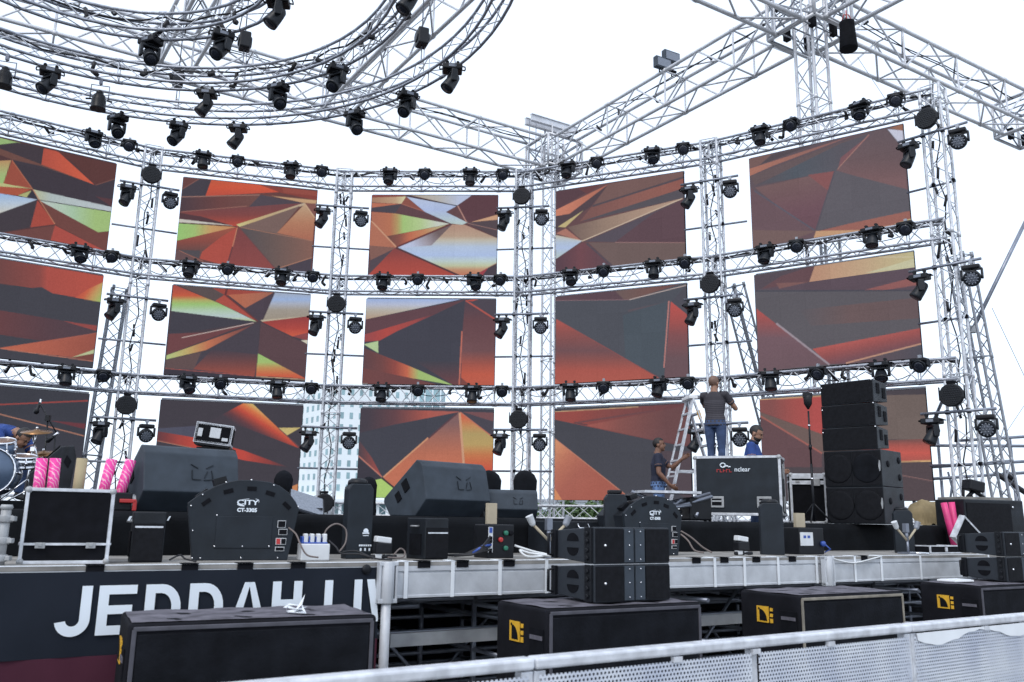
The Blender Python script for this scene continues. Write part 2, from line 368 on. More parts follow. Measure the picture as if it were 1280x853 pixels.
PIC[1,0]=(210,210,6.095,(112,72,72),[
 ([(100,60),(235,85),(110,162)],(112,72,72)),
 ([(110,165),(235,86),(330,95),(285,217),(100,235)],(74,70,82)),
 L((110,162),(235,86),6,(140,95,90)),
 ([(330,93),(700,130),(850,185),(285,215)],V((95,(212,92,58)),(150,(222,86,52)),(210,(205,80,60)))),
 ([(700,130),(1140,180),(1132,248),(860,190)],(146,70,64)),
 ([(870,150),(1140,180),(1135,215),(880,190)],(160,80,70)),
 ([(100,232),(700,205),(800,215),(620,300),(95,338)],Hh((100,(84,68,78)),(400,(118,74,74)),(700,(120,84,80)))),
 L((100,222),(700,206),7,(165,120,110)),
 ([(612,302),(705,205),(1040,270),(890,278)],(86,78,90)),
 ([(790,215),(1132,248),(1128,276),(1020,264)],(206,166,122)),
 ([(95,338),(890,276),(1040,270),(530,447),(460,437)],V((300,(128,76,80)),(360,(140,74,74)),(440,(195,78,62)))),
 L((100,335),(600,292),5,(165,110,100)),
 ([(88,345),(250,370),(490,440),(80,390)],(92,64,72)),
 ([(80,388),(490,438),(540,442),(76,415)],(206,206,198)),
 L((78,422),(520,450),6,(60,60,70)),
 ([(520,432),(1040,266),(1046,282),(545,450)],Hh((520,(215,215,140)),(650,(200,175,120)),(1040,(195,175,150)))),
 ([(545,452),(1005,290),(830,497)],(128,104,100)),
 ([(1042,275),(1118,385),(1103,556),(830,496)],V((290,(198,165,130)),(420,(190,130,98)),(550,(180,110,86)))),
 ([(1045,270),(1130,272),(1118,380)],(138,90,86)),L((1042,272),(1118,380),8,(210,175,140)),
 ([(545,452),(830,497),(1103,558),(1095,686),(820,772)],Hh((560,(92,88,94)),(800,(112,94,92)),(1090,(142,102,92)))),
 ([(70,423),(520,450),(60,557)],Hh((70,(148,206,108)),(200,(160,200,108)),(330,(212,165,98)),(500,(205,140,90)))),
 ([(62,557),(520,450),(300,640),(240,695),(235,628),(58,622)],V((450,(172,92,72)),(560,(150,80,72)),(640,(110,80,80)))),
 ([(526,452),(490,600),(450,747),(240,692),(260,640),(400,530)],(186,80,68)),
 ([(70,625),(245,630),(238,692)],(88,84,92)),
 ([(540,455),(820,772),(450,747),(490,600)],V((460,(132,72,76)),(740,(150,76,76)))),
 ([(1097,684),(1087,805),(820,772)],(80,74,88)),
 ([(58,622),(265,718),(45,715)],(112,86,90)),L((85,630),(270,715),5,(170,115,100)),
 L((528,455),(492,600),8,(205,130,100)),L((492,600),(450,745),10,(110,66,72)),L((820,772),(1097,684),6,(185,130,105)),L((545,452),(1103,557),5,(170,120,100)),L((545,455),(820,770),8,(110,80,84))])
PIC[1,1]=(195,345,6.095,(80,70,80),[
 ([(130,65),(470,205),(770,350),(118,268)],V((90,(185,80,68)),(150,(212,92,58)),(185,(185,180,95)),(215,(155,205,110)),(260,(175,212,180)),(310,(185,210,215)),(345,(185,205,150)))),
 ([(160,70),(430,95),(525,140),(450,192)],(98,86,88)),
 ([(430,93),(910,120),(530,150)],(172,76,66)),
 ([(525,142),(770,347),(450,192)],(186,82,70)),
 L((540,100),(528,150),16,(110,60,64)),
 ([(548,145),(905,122),(680,246)],Hh((548,(200,110,78)),(900,(172,108,88)))),
 ([(680,246),(908,124),(812,337),(775,347)],(82,72,86)),
 L((530,148),(775,347),10,(120,64,66)),
 ([(908,126),(1190,148),(1172,306),(812,347)],V((140,(165,185,215)),(180,(158,190,240)),(215,(175,185,205)),(260,(168,162,152)),(330,(165,155,140)))),
 ([(795,337),(1172,305),(812,352)],(196,185,160)),
 ([(805,350),(1172,308),(1166,432),(1040,462)],V((320,(160,66,68)),(400,(188,72,64)),(455,(218,92,62)))),
 ([(1166,430),(1160,495),(1040,462)],(150,76,80)),
 ([(1103,492),(1162,488),(1156,522)],(216,212,192)),
 ([(800,358),(1156,525),(1140,785),(778,592)],(98,74,82)),
 ([(118,270),(765,350),(98,452)],(72,71,84)),
 ([(98,442),(400,430),(745,357),(560,420),(82,603)],(120,73,78)),
 L((195,472),(745,358),6,(205,185,180)),
 ([(82,605),(745,370),(560,470),(380,566),(78,637)],Hh((85,(180,205,125)),(250,(200,175,100)),(400,(205,118,80)),(560,(165,95,80)),(720,(120,78,80)))),
 ([(78,640),(380,568),(790,352),(778,600),(745,765),(66,748)],(78,73,86)),
 ([(430,560),(778,600),(750,765),(280,712)],V((560,(78,72,86)),(640,(112,74,78)),(740,(158,80,70)))),
 ([(76,642),(345,580),(288,712),(72,706)],(104,84,86)),
 ([(778,592),(1140,783),(762,762)],V((600,(155,205,108)),(660,(165,200,105)),(700,(205,150,80)),(760,(220,98,62)))),
 ([(66,706),(750,762),(1140,790),(1140,810),(64,748)],(66,63,76)),
 L((70,705),(750,765),5,(170,90,85)),L((760,766),(1138,792),5,(215,180,140))])
PIC[1,2]=(190,485,6.095,(72,69,80),[
 ([(700,115),(768,122),(965,310),(1120,460),(700,300),(440,255)],('d',(745,115),(640,280),((0,(215,185,100)),(.2,(226,120,60)),(.42,(205,76,58)),(.75,(110,68,76)),(1,(76,70,82))))),
 ([(965,305),(1132,303),(1030,362)],(206,188,112)),
 ([(40,310),(330,290),(330,382),(40,330)],(84,87,108)),
 ([(40,330),(330,380),(700,478),(1040,605),(700,552),(300,457),(30,402)],Hh((60,(115,65,72)),(220,(180,70,64)),(320,(205,72,60)),(700,(205,72,60)),(900,(150,68,68)),(1020,(84,68,78)))),
 L((35,402),(300,456),6,(185,120,100)),L((965,310),(1125,455),6,(130,80,84)),
 ([(1066,750),(1112,732),(1108,800),(1072,800)],(216,140,84))])
PIC[2,0]=(440,230,6.095,(104,72,78),[
 ([(148,80),(415,85),(350,130),(148,106)],(150,76,70)),
 ([(150,105),(412,96),(378,152),(150,142)],Hh((150,(176,130,104)),(330,(200,165,130)),(400,(215,215,165)))),
 ([(150,146),(372,152),(152,182)],(200,115,86)),
 ([(150,182),(378,154),(330,224),(148,206)],(82,77,90)),
 ([(412,98),(556,216),(376,152)],(150,86,76)),L((376,152),(556,214),5,(180,110,95)),
 ([(376,156),(560,216),(760,306),(330,224)],(104,74,82)),
 ([(412,80),(925,80),(800,166)],Hh((430,(180,165,145)),(650,(190,190,185)),(820,(188,205,240)))),
 ([(415,98),(795,170),(715,215),(882,294),(840,312),(752,302),(556,214)],V((110,(185,205,240)),(200,(175,198,245)),(300,(185,212,215)))),
 ([(715,215),(800,167),(872,292)],(110,78,84)),
 ([(922,80),(1120,82),(1112,236),(905,292),(872,292),(806,166)],(102,69,79)),
 L((412,92),(800,168),7,(60,58,70)),L((806,168),(872,292),9,(190,140,130)),
 ([(905,292),(1114,233),(1110,273)],(214,165,126)),
 ([(870,298),(1110,275),(1106,412)],(92,79,88)),L((880,300),(1108,352),5,(160,120,115)),
 ([(148,214),(330,226),(745,305),(265,400),(148,275)],Hh((150,(186,112,88)),(290,(196,118,84)),(345,(190,160,95)),(390,(165,208,115)),(520,(178,210,140)),(650,(205,216,205)))),
 ([(265,402),(745,307),(330,480)],Hh((270,(118,80,76)),(360,(150,88,78)),(440,(208,112,78)),(560,(205,140,92)),(680,(190,190,140)))),
 L((745,307),(335,482),8,(120,60,64)),
 ([(145,278),(338,486),(130,470)],(190,116,90)),
 ([(130,470),(340,487),(140,582)],(142,100,92)),
 ([(140,582),(322,495),(122,692)],(90,80,92)),
 L((148,283),(336,480),10,(214,158,124)),
 ([(345,487),(765,310),(610,480)],('d',(650,370),(480,500),((0,(122,104,108)),(.5,(165,160,175)),(1,(190,205,242))))),
 ([(765,308),(860,312),(1110,416),(1100,606),(905,706),(835,707),(345,489),(605,470)],V((325,(188,150,130)),(400,(192,165,142)),(430,(198,195,180)),(480,(180,205,238)),(545,(175,203,250)),(590,(190,215,215)),(625,(195,205,165)),(655,(205,150,112)),(700,(205,120,90)))),
 ([(322,490),(835,708),(115,710),(130,690)],V((500,(146,72,74)),(600,(176,74,66)),(700,(192,76,64)))),
 L((338,488),(835,708),14,(92,62,70)),
 ([(1102,604),(1102,712),(905,707)],(80,71,84)),([(905,707),(1040,637),(985,710)],(168,64,78)),L((905,706),(1102,604),5,(190,150,120))])
PIC[2,1]=(440,360,6.095,(72,74,89),[
 ([(100,80),(855,82),(98,242)],V((88,(160,190,245)),(130,(188,200,228)),(170,(192,188,178)),(230,(190,165,140)))),
 ([(98,242),(870,88),(640,198),(92,357)],(106,74,84)),
 ([(92,357),(660,190),(350,327),(210,402),(88,412)],Hh((95,(165,76,82)),(260,(192,74,68)),(480,(170,76,76)),(640,(104,72,84)))),
 ([(88,430),(200,405),(200,497)],(180,214,152)),
 ([(84,455),(450,602),(772,742),(480,692),(78,722)],Hh((85,(104,74,80)),(230,(125,75,76)),(330,(160,78,72)),(420,(214,106,72)),(470,(200,165,95)),(510,(162,200,105)),(760,(165,205,110)))),
 ([(80,610),(480,694),(690,748),(70,742)],(122,75,77)),
 ([(862,88),(1090,236),(1086,750),(905,750),(830,682),(842,330)],V((100,(88,74,88)),(250,(112,76,84)),(480,(122,84,90)),(590,(180,88,74)),(660,(208,92,66)),(745,(205,94,70)))),
 ([(480,560),(825,560),(820,748),(775,742)],V((560,(74,74,88)),(740,(120,74,80)))),
 ([(868,96),(965,84),(940,106)],(205,80,66)),
 ([(965,88),(1100,92),(1090,240),(890,110)],(84,78,92)),
 L((866,96),(1088,238),12,(192,88,78)),L((838,330),(816,748),11,(204,112,94)),
 ([(832,684),(908,750),(826,750)],(138,76,72)),L((70,730),(300,745),5,(190,200,195))])
PIC[2,2]=(440,500,6.095,(72,75,89),[
 ([(60,68),(330,75),(830,90),(330,187),(60,252)],Hh((120,(78,71,84)),(330,(110,74,82)),(560,(184,90,80)),(800,(178,98,90)))),
 ([(818,92),(858,500),(870,700),(330,692),(235,587)],V((170,(138,102,104)),(280,(172,110,96)),(400,(198,114,86)),(480,(208,116,84)))),
 L((800,104),(580,295),12,(100,72,82)),L((580,290),(238,590),11,(222,155,112)),
 ([(825,92),(1080,290),(1074,660),(960,640),(860,480)],V((130,(222,105,68)),(200,(205,145,85)),(260,(186,162,95)),(340,(195,165,92)),(420,(212,125,68)),(540,(222,84,58)))),
 L((820,98),(852,500),17,(214,160,124)),L((825,94),(1080,290),8,(206,120,96)),
 ([(838,90),(1085,98),(1080,168)],(128,86,92)),
 ([(850,100),(1080,165),(1080,285)],(80,78,92)),
 ([(55,310),(150,440),(228,586),(50,432)],Hh((60,(92,74,84)),(200,(168,80,76)))),
 L((50,428),(228,587),9,(204,124,106)),
 ([(45,440),(222,592),(180,640),(30,700)],(66,65,78)),
 ([(228,600),(338,690),(270,762),(160,766),(180,610)],(172,216,96)),
 L((228,596),(345,690),14,(70,60,66))])
PIC[3,0]=(680,210,6.095,(114,80,86),[
 ([(85,170),(445,120),(90,322)],(100,70,82)),([(245,150),(440,124),(330,200)],(118,70,76)),
 ([(90,322),(492,124),(195,350),(90,368)],Hh((95,(228,132,96)),(300,(208,118,88)),(480,(190,108,86)))),
 ([(195,350),(492,128),(360,292),(90,482),(90,368)],(92,75,86)),
 ([(492,124),(1070,16),(1062,72),(370,292)],(130,96,94)),
 ([(360,300),(1062,82),(1062,158),(270,412)],Hh((300,(136,90,88)),(800,(160,98,88)),(1050,(160,92,82)))),
 L((370,292),(1062,72),14,(92,82,94)),
 ([(270,412),(1062,155),(1064,228),(450,372)],(92,88,100)),
 ([(105,450),(302,323),(162,454)],(205,186,112)),
 ([(180,452),(1058,231),(300,557),(250,520)],Hh((200,(128,104,98)),(450,(160,132,114)),(800,(186,152,128)))),
 L((290,559),(1056,233),7,(214,192,165)),
 ([(310,562),(700,395),(1060,240),(830,350),(545,566)],(94,86,102)),
 ([(540,567),(835,345),(1066,240),(1080,569)],(105,77,90)),
 ([(90,500),(165,462),(285,556)],(190,122,104)),
 ([(88,514),(292,556),(92,694)],V((520,(200,202,190)),(570,(178,205,238)),(610,(174,204,252)),(670,(182,212,222)))),
 ([(300,566),(525,752),(85,812),(92,696)],Hh((100,(100,72,88)),(280,(128,76,88)),(500,(104,76,90)))),
 ([(340,569),(1080,570),(1086,694),(535,754)],(121,99,98)),
 L((325,575),(525,752),15,(94,82,96)),L((540,568),(1080,570),5,(168,122,122)),L((92,515),(292,556),6,(205,190,170))])
PIC[3,1]=(680,350,6.095,(83,89,103),[
 ([(80,128),(540,83),(625,152),(85,158)],(102,77,90)),
 ([(540,83),(1090,18),(650,152),(610,152)],Hh((560,(118,96,96)),(800,(130,92,88)),(1060,(122,76,78)))),
 L((650,152),(1088,40),6,(205,185,180)),L((85,158),(645,152),5,(146,110,122)),
 ([(600,270),(935,160),(912,745),(620,600)],(78,93,108)),
 ([(640,230),(940,165),(760,215),(640,245)],(100,90,102)),
 ([(966,165),(1092,266),(1108,738),(915,747),(948,400)],V((200,(208,76,70)),(320,(180,78,76)),(420,(146,82,88)),(600,(118,88,98)))),
 L((952,160),(914,670),10,(204,126,120)),
 ([(972,165),(1090,35),(1094,268)],(84,85,100)),
 ([(92,298),(880,747),(83,806)],V((310,(196,82,74)),(400,(160,82,80)),(540,(126,84,92)),(620,(160,84,80)),(690,(192,84,70)),(800,(198,88,70)))),
 L((95,300),(870,745),5,(160,82,82))])
PIC[3,2]=(680,495,6.095,(75,78,91),[
 ([(75,122),(1115,55),(1122,392),(860,345),(85,182)],('d',(240,130),(900,330),((0,(172,74,68)),(.3,(150,74,72)),(1,(122,72,78))))),
 ([(320,226),(860,118),(1112,70),(1118,372),(860,340)],('d',(340,220),(900,320),((0,(182,88,78)),(.4,(150,84,80)),(1,(122,78,82))))),
 L((230,205),(330,222),10,(110,72,80)),L((240,206),(850,112),14,(124,76,82)),
 L((75,122),(720,84),7,(205,160,110)),
 ([(85,328),(645,772),(600,830),(75,815)],('d',(90,370),(420,690),((0,(228,145,88)),(.3,(208,115,82)),(.6,(190,98,78)),(1,(186,92,72))))),
 ([(78,700),(150,812),(75,815)],(232,140,72)),L((85,328),(645,772),6,(210,130,100)),
 ([(830,420),(1122,420),(1130,800),(960,720)],(90,77,88))])
PIC[4,0]=(925,150,5.08,(106,90,102),[
 ([(48,245),(205,215),(130,282),(55,310)],(132,98,96)),
 ([(200,222),(700,95),(490,150),(130,285)],(92,82,92)),
 ([(55,312),(760,85),(210,292),(60,358)],Hh((60,(192,118,94)),(300,(176,112,98)),(650,(150,104,104)))),
 ([(60,360),(700,120),(860,70),(95,412)],(112,94,100)),
 ([(95,420),(640,150),(850,78),(610,322)],Hh((100,(100,92,104)),(350,(86,98,114)),(700,(98,94,108)))),
 ([(640,240),(845,78),(622,312)],(140,92,102)),
 ([(602,325),(482,700),(230,540),(95,430)],('d',(300,400),(350,600),((0,(130,98,102)),(1,(122,84,100))))),
 ([(430,350),(604,325),(560,450)],(150,88,92)),
 ([(65,430),(480,706),(475,742),(72,816)],(118,90,102)),
 L((90,450),(472,702),9,(98,98,118)),
 ([(75,700),(480,706),(300,775),(75,816)],(128,100,100)),
 ([(610,320),(860,70),(932,57),(1040,188),(1064,442),(730,356)],V((100,(112,94,104)),(240,(118,94,102)),(380,(134,98,104)))),
 ([(605,322),(730,356),(1064,442),(1080,582),(500,700),(488,705)],(101,99,112)),
 L((620,312),(820,92),4,(190,135,120)),L((602,325),(482,700),9,(92,90,106)),
 ([(932,58),(1034,68),(1042,190)],(202,210,238)),L((932,58),(1040,188),5,(90,84,96)),
 ([(950,52),(1032,28),(1034,70)],(168,110,84)),
 ([(680,662),(1078,578),(1084,628),(980,667),(780,698),(500,707)],(172,102,90)),
 ([(975,664),(1083,627),(1088,660)],(204,190,122)),
 ([(482,706),(780,699),(970,667),(980,680),(468,750)],(214,160,108))])
PIC[4,1]=(925,305,5.08,(99,97,108),[
 ([(90,205),(475,138),(440,242),(98,298)],(94,82,96)),
 ([(260,205),(478,134),(440,242),(130,290)],(114,80,90)),
 ([(476,135),(1116,40),(1118,148),(440,242)],Hh((480,(205,150,114)),(800,(206,172,126)),(1100,(198,192,128)))),
 ([(1114,92),(1117,148),(790,188)],(204,204,156)),L((880,84),(1114,84),4,(215,205,170)),
 ([(100,292),(440,242),(1117,150),(1132,297)],(102,84,100)),
 ([(230,250),(440,242),(250,285)],(140,95,95)),
 ([(790,293),(1122,208),(1126,262),(900,297)],(162,94,94)),
 L((100,300),(1132,296),9,(78,81,98)),
 ([(380,420),(1142,340),(1150,472),(450,520)],Hh((380,(100,97,108)),(700,(118,94,98)),(1140,(112,92,98)))),
 ([(105,412),(562,765),(120,812)],V((440,(200,80,78)),(520,(160,86,92)),(600,(127,94,108)),(800,(121,92,104)))),
 ([(460,667),(1152,534),(1158,632),(690,762),(562,764)],('d',(820,590),(850,720),((0,(204,86,80)),(.4,(170,82,84)),(1,(122,82,98))))),
 ([(672,764),(1157,640),(1168,724)],Hh((700,(115,88,98)),(1150,(86,86,102)))),
 L((230,505),(568,768),12,(166,152,168)),L((672,758),(1157,633),9,(210,152,118))])
PIC[4,2]=(935,470,5.08,(86,78,87),[
 ([(66,152),(800,110),(800,500),(470,370),(72,228)],('d',(150,200),(420,190),((0,(152,82,82)),(.5,(185,78,74)),(1,(200,72,70))))),
 ([(72,230),(470,370),(800,500),(800,640),(470,492),(72,250)],(120,97,94)),
 ([(72,258),(470,492),(470,580),(78,580)],(113,80,88)),
 L((72,252),(470,492),10,(182,98,88)),L((66,152),(800,108),7,(222,172,114)),
 ([(800,90),(1124,78),(1152,402),(800,405)],(121,105,101)),
 ([(800,85),(1122,72),(1126,118),(800,125)],(82,76,87)),
 ([(800,412),(1152,400),(1162,542),(800,540)],V((410,(138,84,82)),(440,(190,84,74)),(490,(226,82,66)),(530,(200,84,72)))),
 L((800,550),(1162,541),9,(220,172,98)),
 ([(800,550),(1162,546),(1195,810),(800,810)],(92,78,86)),L((800,600),(1172,668),5,(150,108,108))])
NU,NV_=168,112
def led_colors(c,r):
    (x0,y0),(x1,y1)=XY[c]; zt,zb=ZR[r]
    ss=3
    U=(np.arange(NU*ss)+.5)/(NU*ss); Vv=(np.arange(NV_*ss)+.5)/(NV_*ss)
    u,v=np.meshgrid(U,Vv)
    X=x0+(x1-x0)*u; Y=y0+(y1-y0)*u; Z=zb+(zt-zb)*v
    def dt(a): return X*a.x+Y*a.y+Z*a.z
    t=dt(FW); px=640+FPX*dt(RT)/t; py=426.5-FPX*dt(UP)/t
    ox,oy,k,base,shapes=PIC[c,r]
    qx=(px-ox)*k; qy=(py-oy)*k
    img=np.zeros(qx.shape+(3,)); img[:]=base
    for pts,colr in shapes:
        ins=np.zeros(qx.shape,bool); n=len(pts)
        for i in range(n):
            ax,ay=pts[i]; bx,by=pts[(i+1)%n]
            if ay==by: continue
            cnd=((ay>qy)!=(by>qy))&(qx<(bx-ax)*(qy-ay)/(by-ay)+ax); ins^=cnd
        if isinstance(colr[0],str):
            if colr[0]=='d':
                (_,p,q,st)=colr; dx,dy=q[0]-p[0],q[1]-p[1]; g=((qx-p[0])*dx+(qy-p[1])*dy)/(dx*dx+dy*dy)
            else: st=colr[1]; g=qx if colr[0]=='x' else qy
            ps=[a for a,_ in st]
            for ch in range(3): img[...,ch][ins]=np.interp(g,ps,[b[ch] for _,b in st])[ins]
        else: img[ins]=colr
    lin=np.where(img/255<=.04045,img/255/12.92,((img/255+.055)/1.055)**2.4)
    lin=lin.reshape(NV_,ss,NU,ss,3).mean((1,3))
    rg=np.random.RandomState(c*7+r)
    cab=rg.uniform(.975,1.025,(4,6)); cab=np.repeat(np.repeat(cab,NV_//4,0),NU//6,1)
    lin*=cab[...,None]*rg.uniform(.94,1.06,(NV_,NU,1))
    # faint dark joint lines between cabinets
    lin[:,27::28]*=.965; lin[27::28,:]*=.965
    lum=lin@np.array([.2126,.7152,.0722]); sa=(.82,.84,.82,.72,.70)[c]; lin=(lin*sa+lum[...,None]*(1-sa))*np.array([.98,.95,.94])  # haze put into the screen colours by muting them toward grey
    return lin.reshape(-1,3)
COLN=['far left','second','middle','fourth','right-hand']; ROWN=['top','middle','bottom']
PICN={(0,0):'orange, green and pale blue shards',(0,1):'orange bands with a yellow-green corner',(0,2):'dark grey with two thin red lines',
 (1,0):'bright orange bar above green triangle',(1,1):'green arrow meeting a pale blue block',(1,2):'orange glow peak and small yellow triangle',
 (2,0):'a large pale blue wedge over red',(2,1):'dark wedge and pale blue top corner',(2,2):'an orange fan and a lime green patch',
 (3,0):'orange and tan blades rising right',(3,1):'dark slate between two red triangles',(3,2):'dark diagonal band over orange corner',
 (4,0):'mauve facets and pale top corner',(4,1):'tan top strip and red lower corners',(4,2):'red facets behind the speaker stack'}
for c in range(5):
    for r in range(3):
        (x0,y0),(x1,y1)=XY[c]; zt,zb=ZR[r]
        A=Vector((x0,y0,0));B=Vector((x1,y1,0)); wd=(B-A).length; ht=zt-zb; rz=math.atan2(y1-y0,x1-x0)
        mid=(A+B)/2
        t=thing('led_screen',f'{COLN[c]} column {ROWN[r]} row LED screen with {PICN[c,r]}','screen',(mid.x,mid.y,zb+EYE),rz,'LED screens of the curved wall')
        vs=[(-wd/2+wd*i/NU,0,ht*j/NV_) for j in range(NV_+1) for i in range(NU+1)]
        fs=[(j*(NU+1)+i,j*(NU+1)+i+1,(j+1)*(NU+1)+i+1,(j+1)*(NU+1)+i) for j in range(NV_) for i in range(NU)]
        me=bpy.data.meshes.new('display'); me.from_pydata(vs,[],fs); me.materials.append(MAT['led_display'])
        at=me.attributes.new('led','FLOAT_COLOR','FACE'); cl=np.ones((NU*NV_,4),np.float32); cl[:,:3]=led_colors(c,r); at.data.foreach_set('color',cl.ravel())
        o=bpy.data.objects.new('display',me); COL.objects.link(o); o.parent=t
        b=MB(); b.box((0,.045,ht/2),(wd+.012,.08,ht+.012)); b.build('cabinet','black_matte',t)
        b=MB()
        for k in range(-2,3): b.box((k*wd/5.2,.12,ht/2),(.05,.06,ht+.1))
        b.box((0,.12,ht+.03),(wd,.05,.05)); b.build('rear_frame','aluminium_dark',t)

# ================================================================== TRUSSES
def truss_parts(parent,pts,side,w,h,rc,rl,step,closed=False,mc='aluminium',pair=False,mcc=False,cable=False,seed=0):
    """pts: local polyline of the truss centre; side(i): horizontal unit vector across the truss"""
    n=len(pts); up=Vector((0,0,1))
    cor=[]
    for i,p in enumerate(pts):
        sdv,u=side(i); cor.append([Vector(p)+sdv*(a*w/2)+u*(b*h/2) for a,b in((-1,-1),(1,-1),(1,1),(-1,1))])
    for k in range(4):
        b=MB(); q=[c[k] for c in cor]; 
        if closed: q=q+[q[0]]
        b.path(q,rc,7)
        for i in range(0,n,step):
            d=(Vector(q[min(i+1,n-1)])-Vector(q[max(i-1,0)])).normalized(); b.tube(Vector(q[i])-d*.05,Vector(q[i])+d*.05,rc*1.28,7)
        b.build('chord','shaded_chord_alu' if mcc else mc,parent)
    b=MB()
    N=n if closed else n-1
    for i in range(N):
        A=cor[i];B=cor[(i+1)%n]
        for k in range(4):
            j=(k+1)%4
            if i%2==0: b.tube(A[k],B[j],rl,5,caps=False)
            else: b.tube(A[j],B[k],rl,5,caps=False)
        if i%step==0:
            for k in range(4): b.tube(A[k],A[(k+1)%4],rl,5,caps=False)
    if not closed:
        for k in range(4): b.tube(cor[-1][k],cor[-1][(k+1)%4],rl*1.2,5,caps=False)
    b.build('lacing',mc,parent)
    if cable:
        rd=random.Random(seed); b=MB()
        for kk in range(1 if closed else 2):
            q=[]
            for i in range(n):
                q.append(cor[i][3]*.7+cor[i][2]*.3+Vector((0,0,.03-rd.random()*.10))+(cor[i][2]-cor[i][3])*rd.random()*.3)
            b.path(q,.014,5)
        for i in range(0,n-4,3):
            if rd.random()<(.12 if closed else .45):
                a_,c_=cor[i][0].lerp(cor[i][3],.8),cor[i+3][0].lerp(cor[i+3][3],.8); sg=rd.uniform(.06,.22)
                b.path([a_.lerp(c_,u/6)+Vector((0,0,-4*sg*(u/6)*(1-u/6))) for u in range(7)],.009,5)
        for i in range(n):
            if rd.random()<.32:
                c=cor[i][2].lerp(cor[i][3],rd.random()); c2=c+Vector((rd.uniform(-.12,.12),rd.uniform(-.1,.1),rd.uniform(-.22,-.05)))
                b.tube(c,c2,.028,5); b.tube(c2,c2+Vector((rd.uniform(-.1,.1),0,rd.uniform(-.1,.08))),.035,5)
        b.build('cable_run','cable_black',parent)
def straight(name,label,P,Q,w,h,rc,rl,seg,cat='truss',group=None,mc='aluminium',cable=False,seed=0,step=6):
    P=Vector(P);Q=Vector(Q); d=(Q-P); Ln=d.length; n=max(2,round(Ln/seg)); d=d/Ln
    t=thing(name,label,cat,P,0,group)
    if abs(d.z)>.9: sdv=EV.copy() if mc!='x' else EV; u=d.cross(sdv).normalized(); sdv=u.cross(d).normalized()
    else: sdv=d.cross(Vector((0,0,1))).normalized(); u=sdv.cross(d).normalized()
    pts=[d*(Ln*i/n) for i in range(n+1)]
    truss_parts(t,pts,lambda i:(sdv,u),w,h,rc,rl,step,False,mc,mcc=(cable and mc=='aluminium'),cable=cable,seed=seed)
    return t
ARC=Vector((-1.9,5.2,0))
NODE0=[(-12.0,15.3),(-8.15,18.01),(-4.02,19.16),(.29,19.01),(4.31,17.23),(7.95,14.75)]
NODE=[]
for x,y in NODE0:
    p=Vector((x,y,0)); q=(ARC-p).normalized(); NODE.append(p+q*.38)
RZ=[7.69,5.18,2.67]
BAYN=['far left','second','middle','fourth','right-hand']
TOWN=['leftmost','second','middle','fourth','rightmost']
for r in range(3):
    for c in range(5):
        P=NODE[c]+Vector((0,0,RZ[r]+EYE)); Q=NODE[c+1]+Vector((0,0,RZ[r]+EYE))
        where=f"above the {COLN[c]} top screen" if r==0 else f"between the {ROWN[r-1]} and {ROWN[r]} screens of the {COLN[c]} column"
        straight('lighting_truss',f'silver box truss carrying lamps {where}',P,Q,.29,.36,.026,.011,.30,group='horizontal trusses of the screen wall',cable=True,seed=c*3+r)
# base truss under the screens
for c in range(5):
    P=NODE[c]+Vector((0,.45,.20+EYE)); Q=NODE[c+1]+Vector((0,.45,.20+EYE))
    straight('base_truss',f'low silver base truss at stage level under the {COLN[c]} column of screens','truss',0,0,0,0,0,0) if False else \
    straight('base_truss',f'low silver base truss at stage level under the {COLN[c]} column of screens',P,Q,.25,.26,.024,.010,.34,group='base trusses under the screen wall')
# towers
TW=.34
for k in range(1,6):
    p=NODE[k]; zb=RISER if k==5 else DECK; zt=RZ[0]+EYE+.24
    rz=math.atan2(*(ARC-p).xy.yx)-math.pi/2+math.pi
    t=thing('truss_tower',f'upright silver lattice tower, {TOWN[k-1]} of the five in the screen wall','tower',(p.x,p.y,zb),rz,'towers of the screen wall')
    n=round((zt-zb)/.28); pts=[Vector((0,0,(zt-zb)*i/n)) for i in range(n+1)]
    sdv=Vector((1,0,0)); u=Vector((0,1,0))
    truss_parts(t,pts,lambda i:(sdv,u),TW,TW,.027,.010,9,False,'aluminium')
    b=MB(); b.box((0,0,.012),(.6,.6,.024)); b.build('base_plate','galvanised',t,bevel=.004)
    b=MB(); rd=random.Random(k)
    for q in range(14):
        z=rd.uniform(.6,zt-zb-.3); x=rd.uniform(-.12,.12); b.tube((x,-.05,z),(x+rd.uniform(-.06,.06),-.05,z-rd.uniform(.12,.3)),.025,5)
    q=[(.06*math.sin(i*1.7),.02,(zt-zb)*i/22) for i in range(23)]; b.path(q,.013,5); b.build('cable_run','cable_black',t)
# leaning rear braces (lattice)
def brace(label,P,Q,grp='leaning rear braces of the wall'):
    straight('brace_truss',label,P,Q,.30,.30,.026,.011,.32,cat='brace',group=grp,mc='aluminium_dark')
n1=NODE0[1]; a_=onY(150,362,18.7); c_=onY(113,585,18.7); brace('grey lattice brace standing close behind the leftmost tower',a_,a_+(c_-a_)*((a_.z-DECK)/(a_.z-c_.z)))
n4=NODE0[4]; brace('grey lattice brace leaning right behind the fourth tower',(4.75,17.75,5.0+EYE),(6.05,18.4,RISER))
brace('grey lattice brace leaning right behind the rightmost tower',(8.22,15.1,4.9+EYE),(8.85,15.4,RISER-.1))

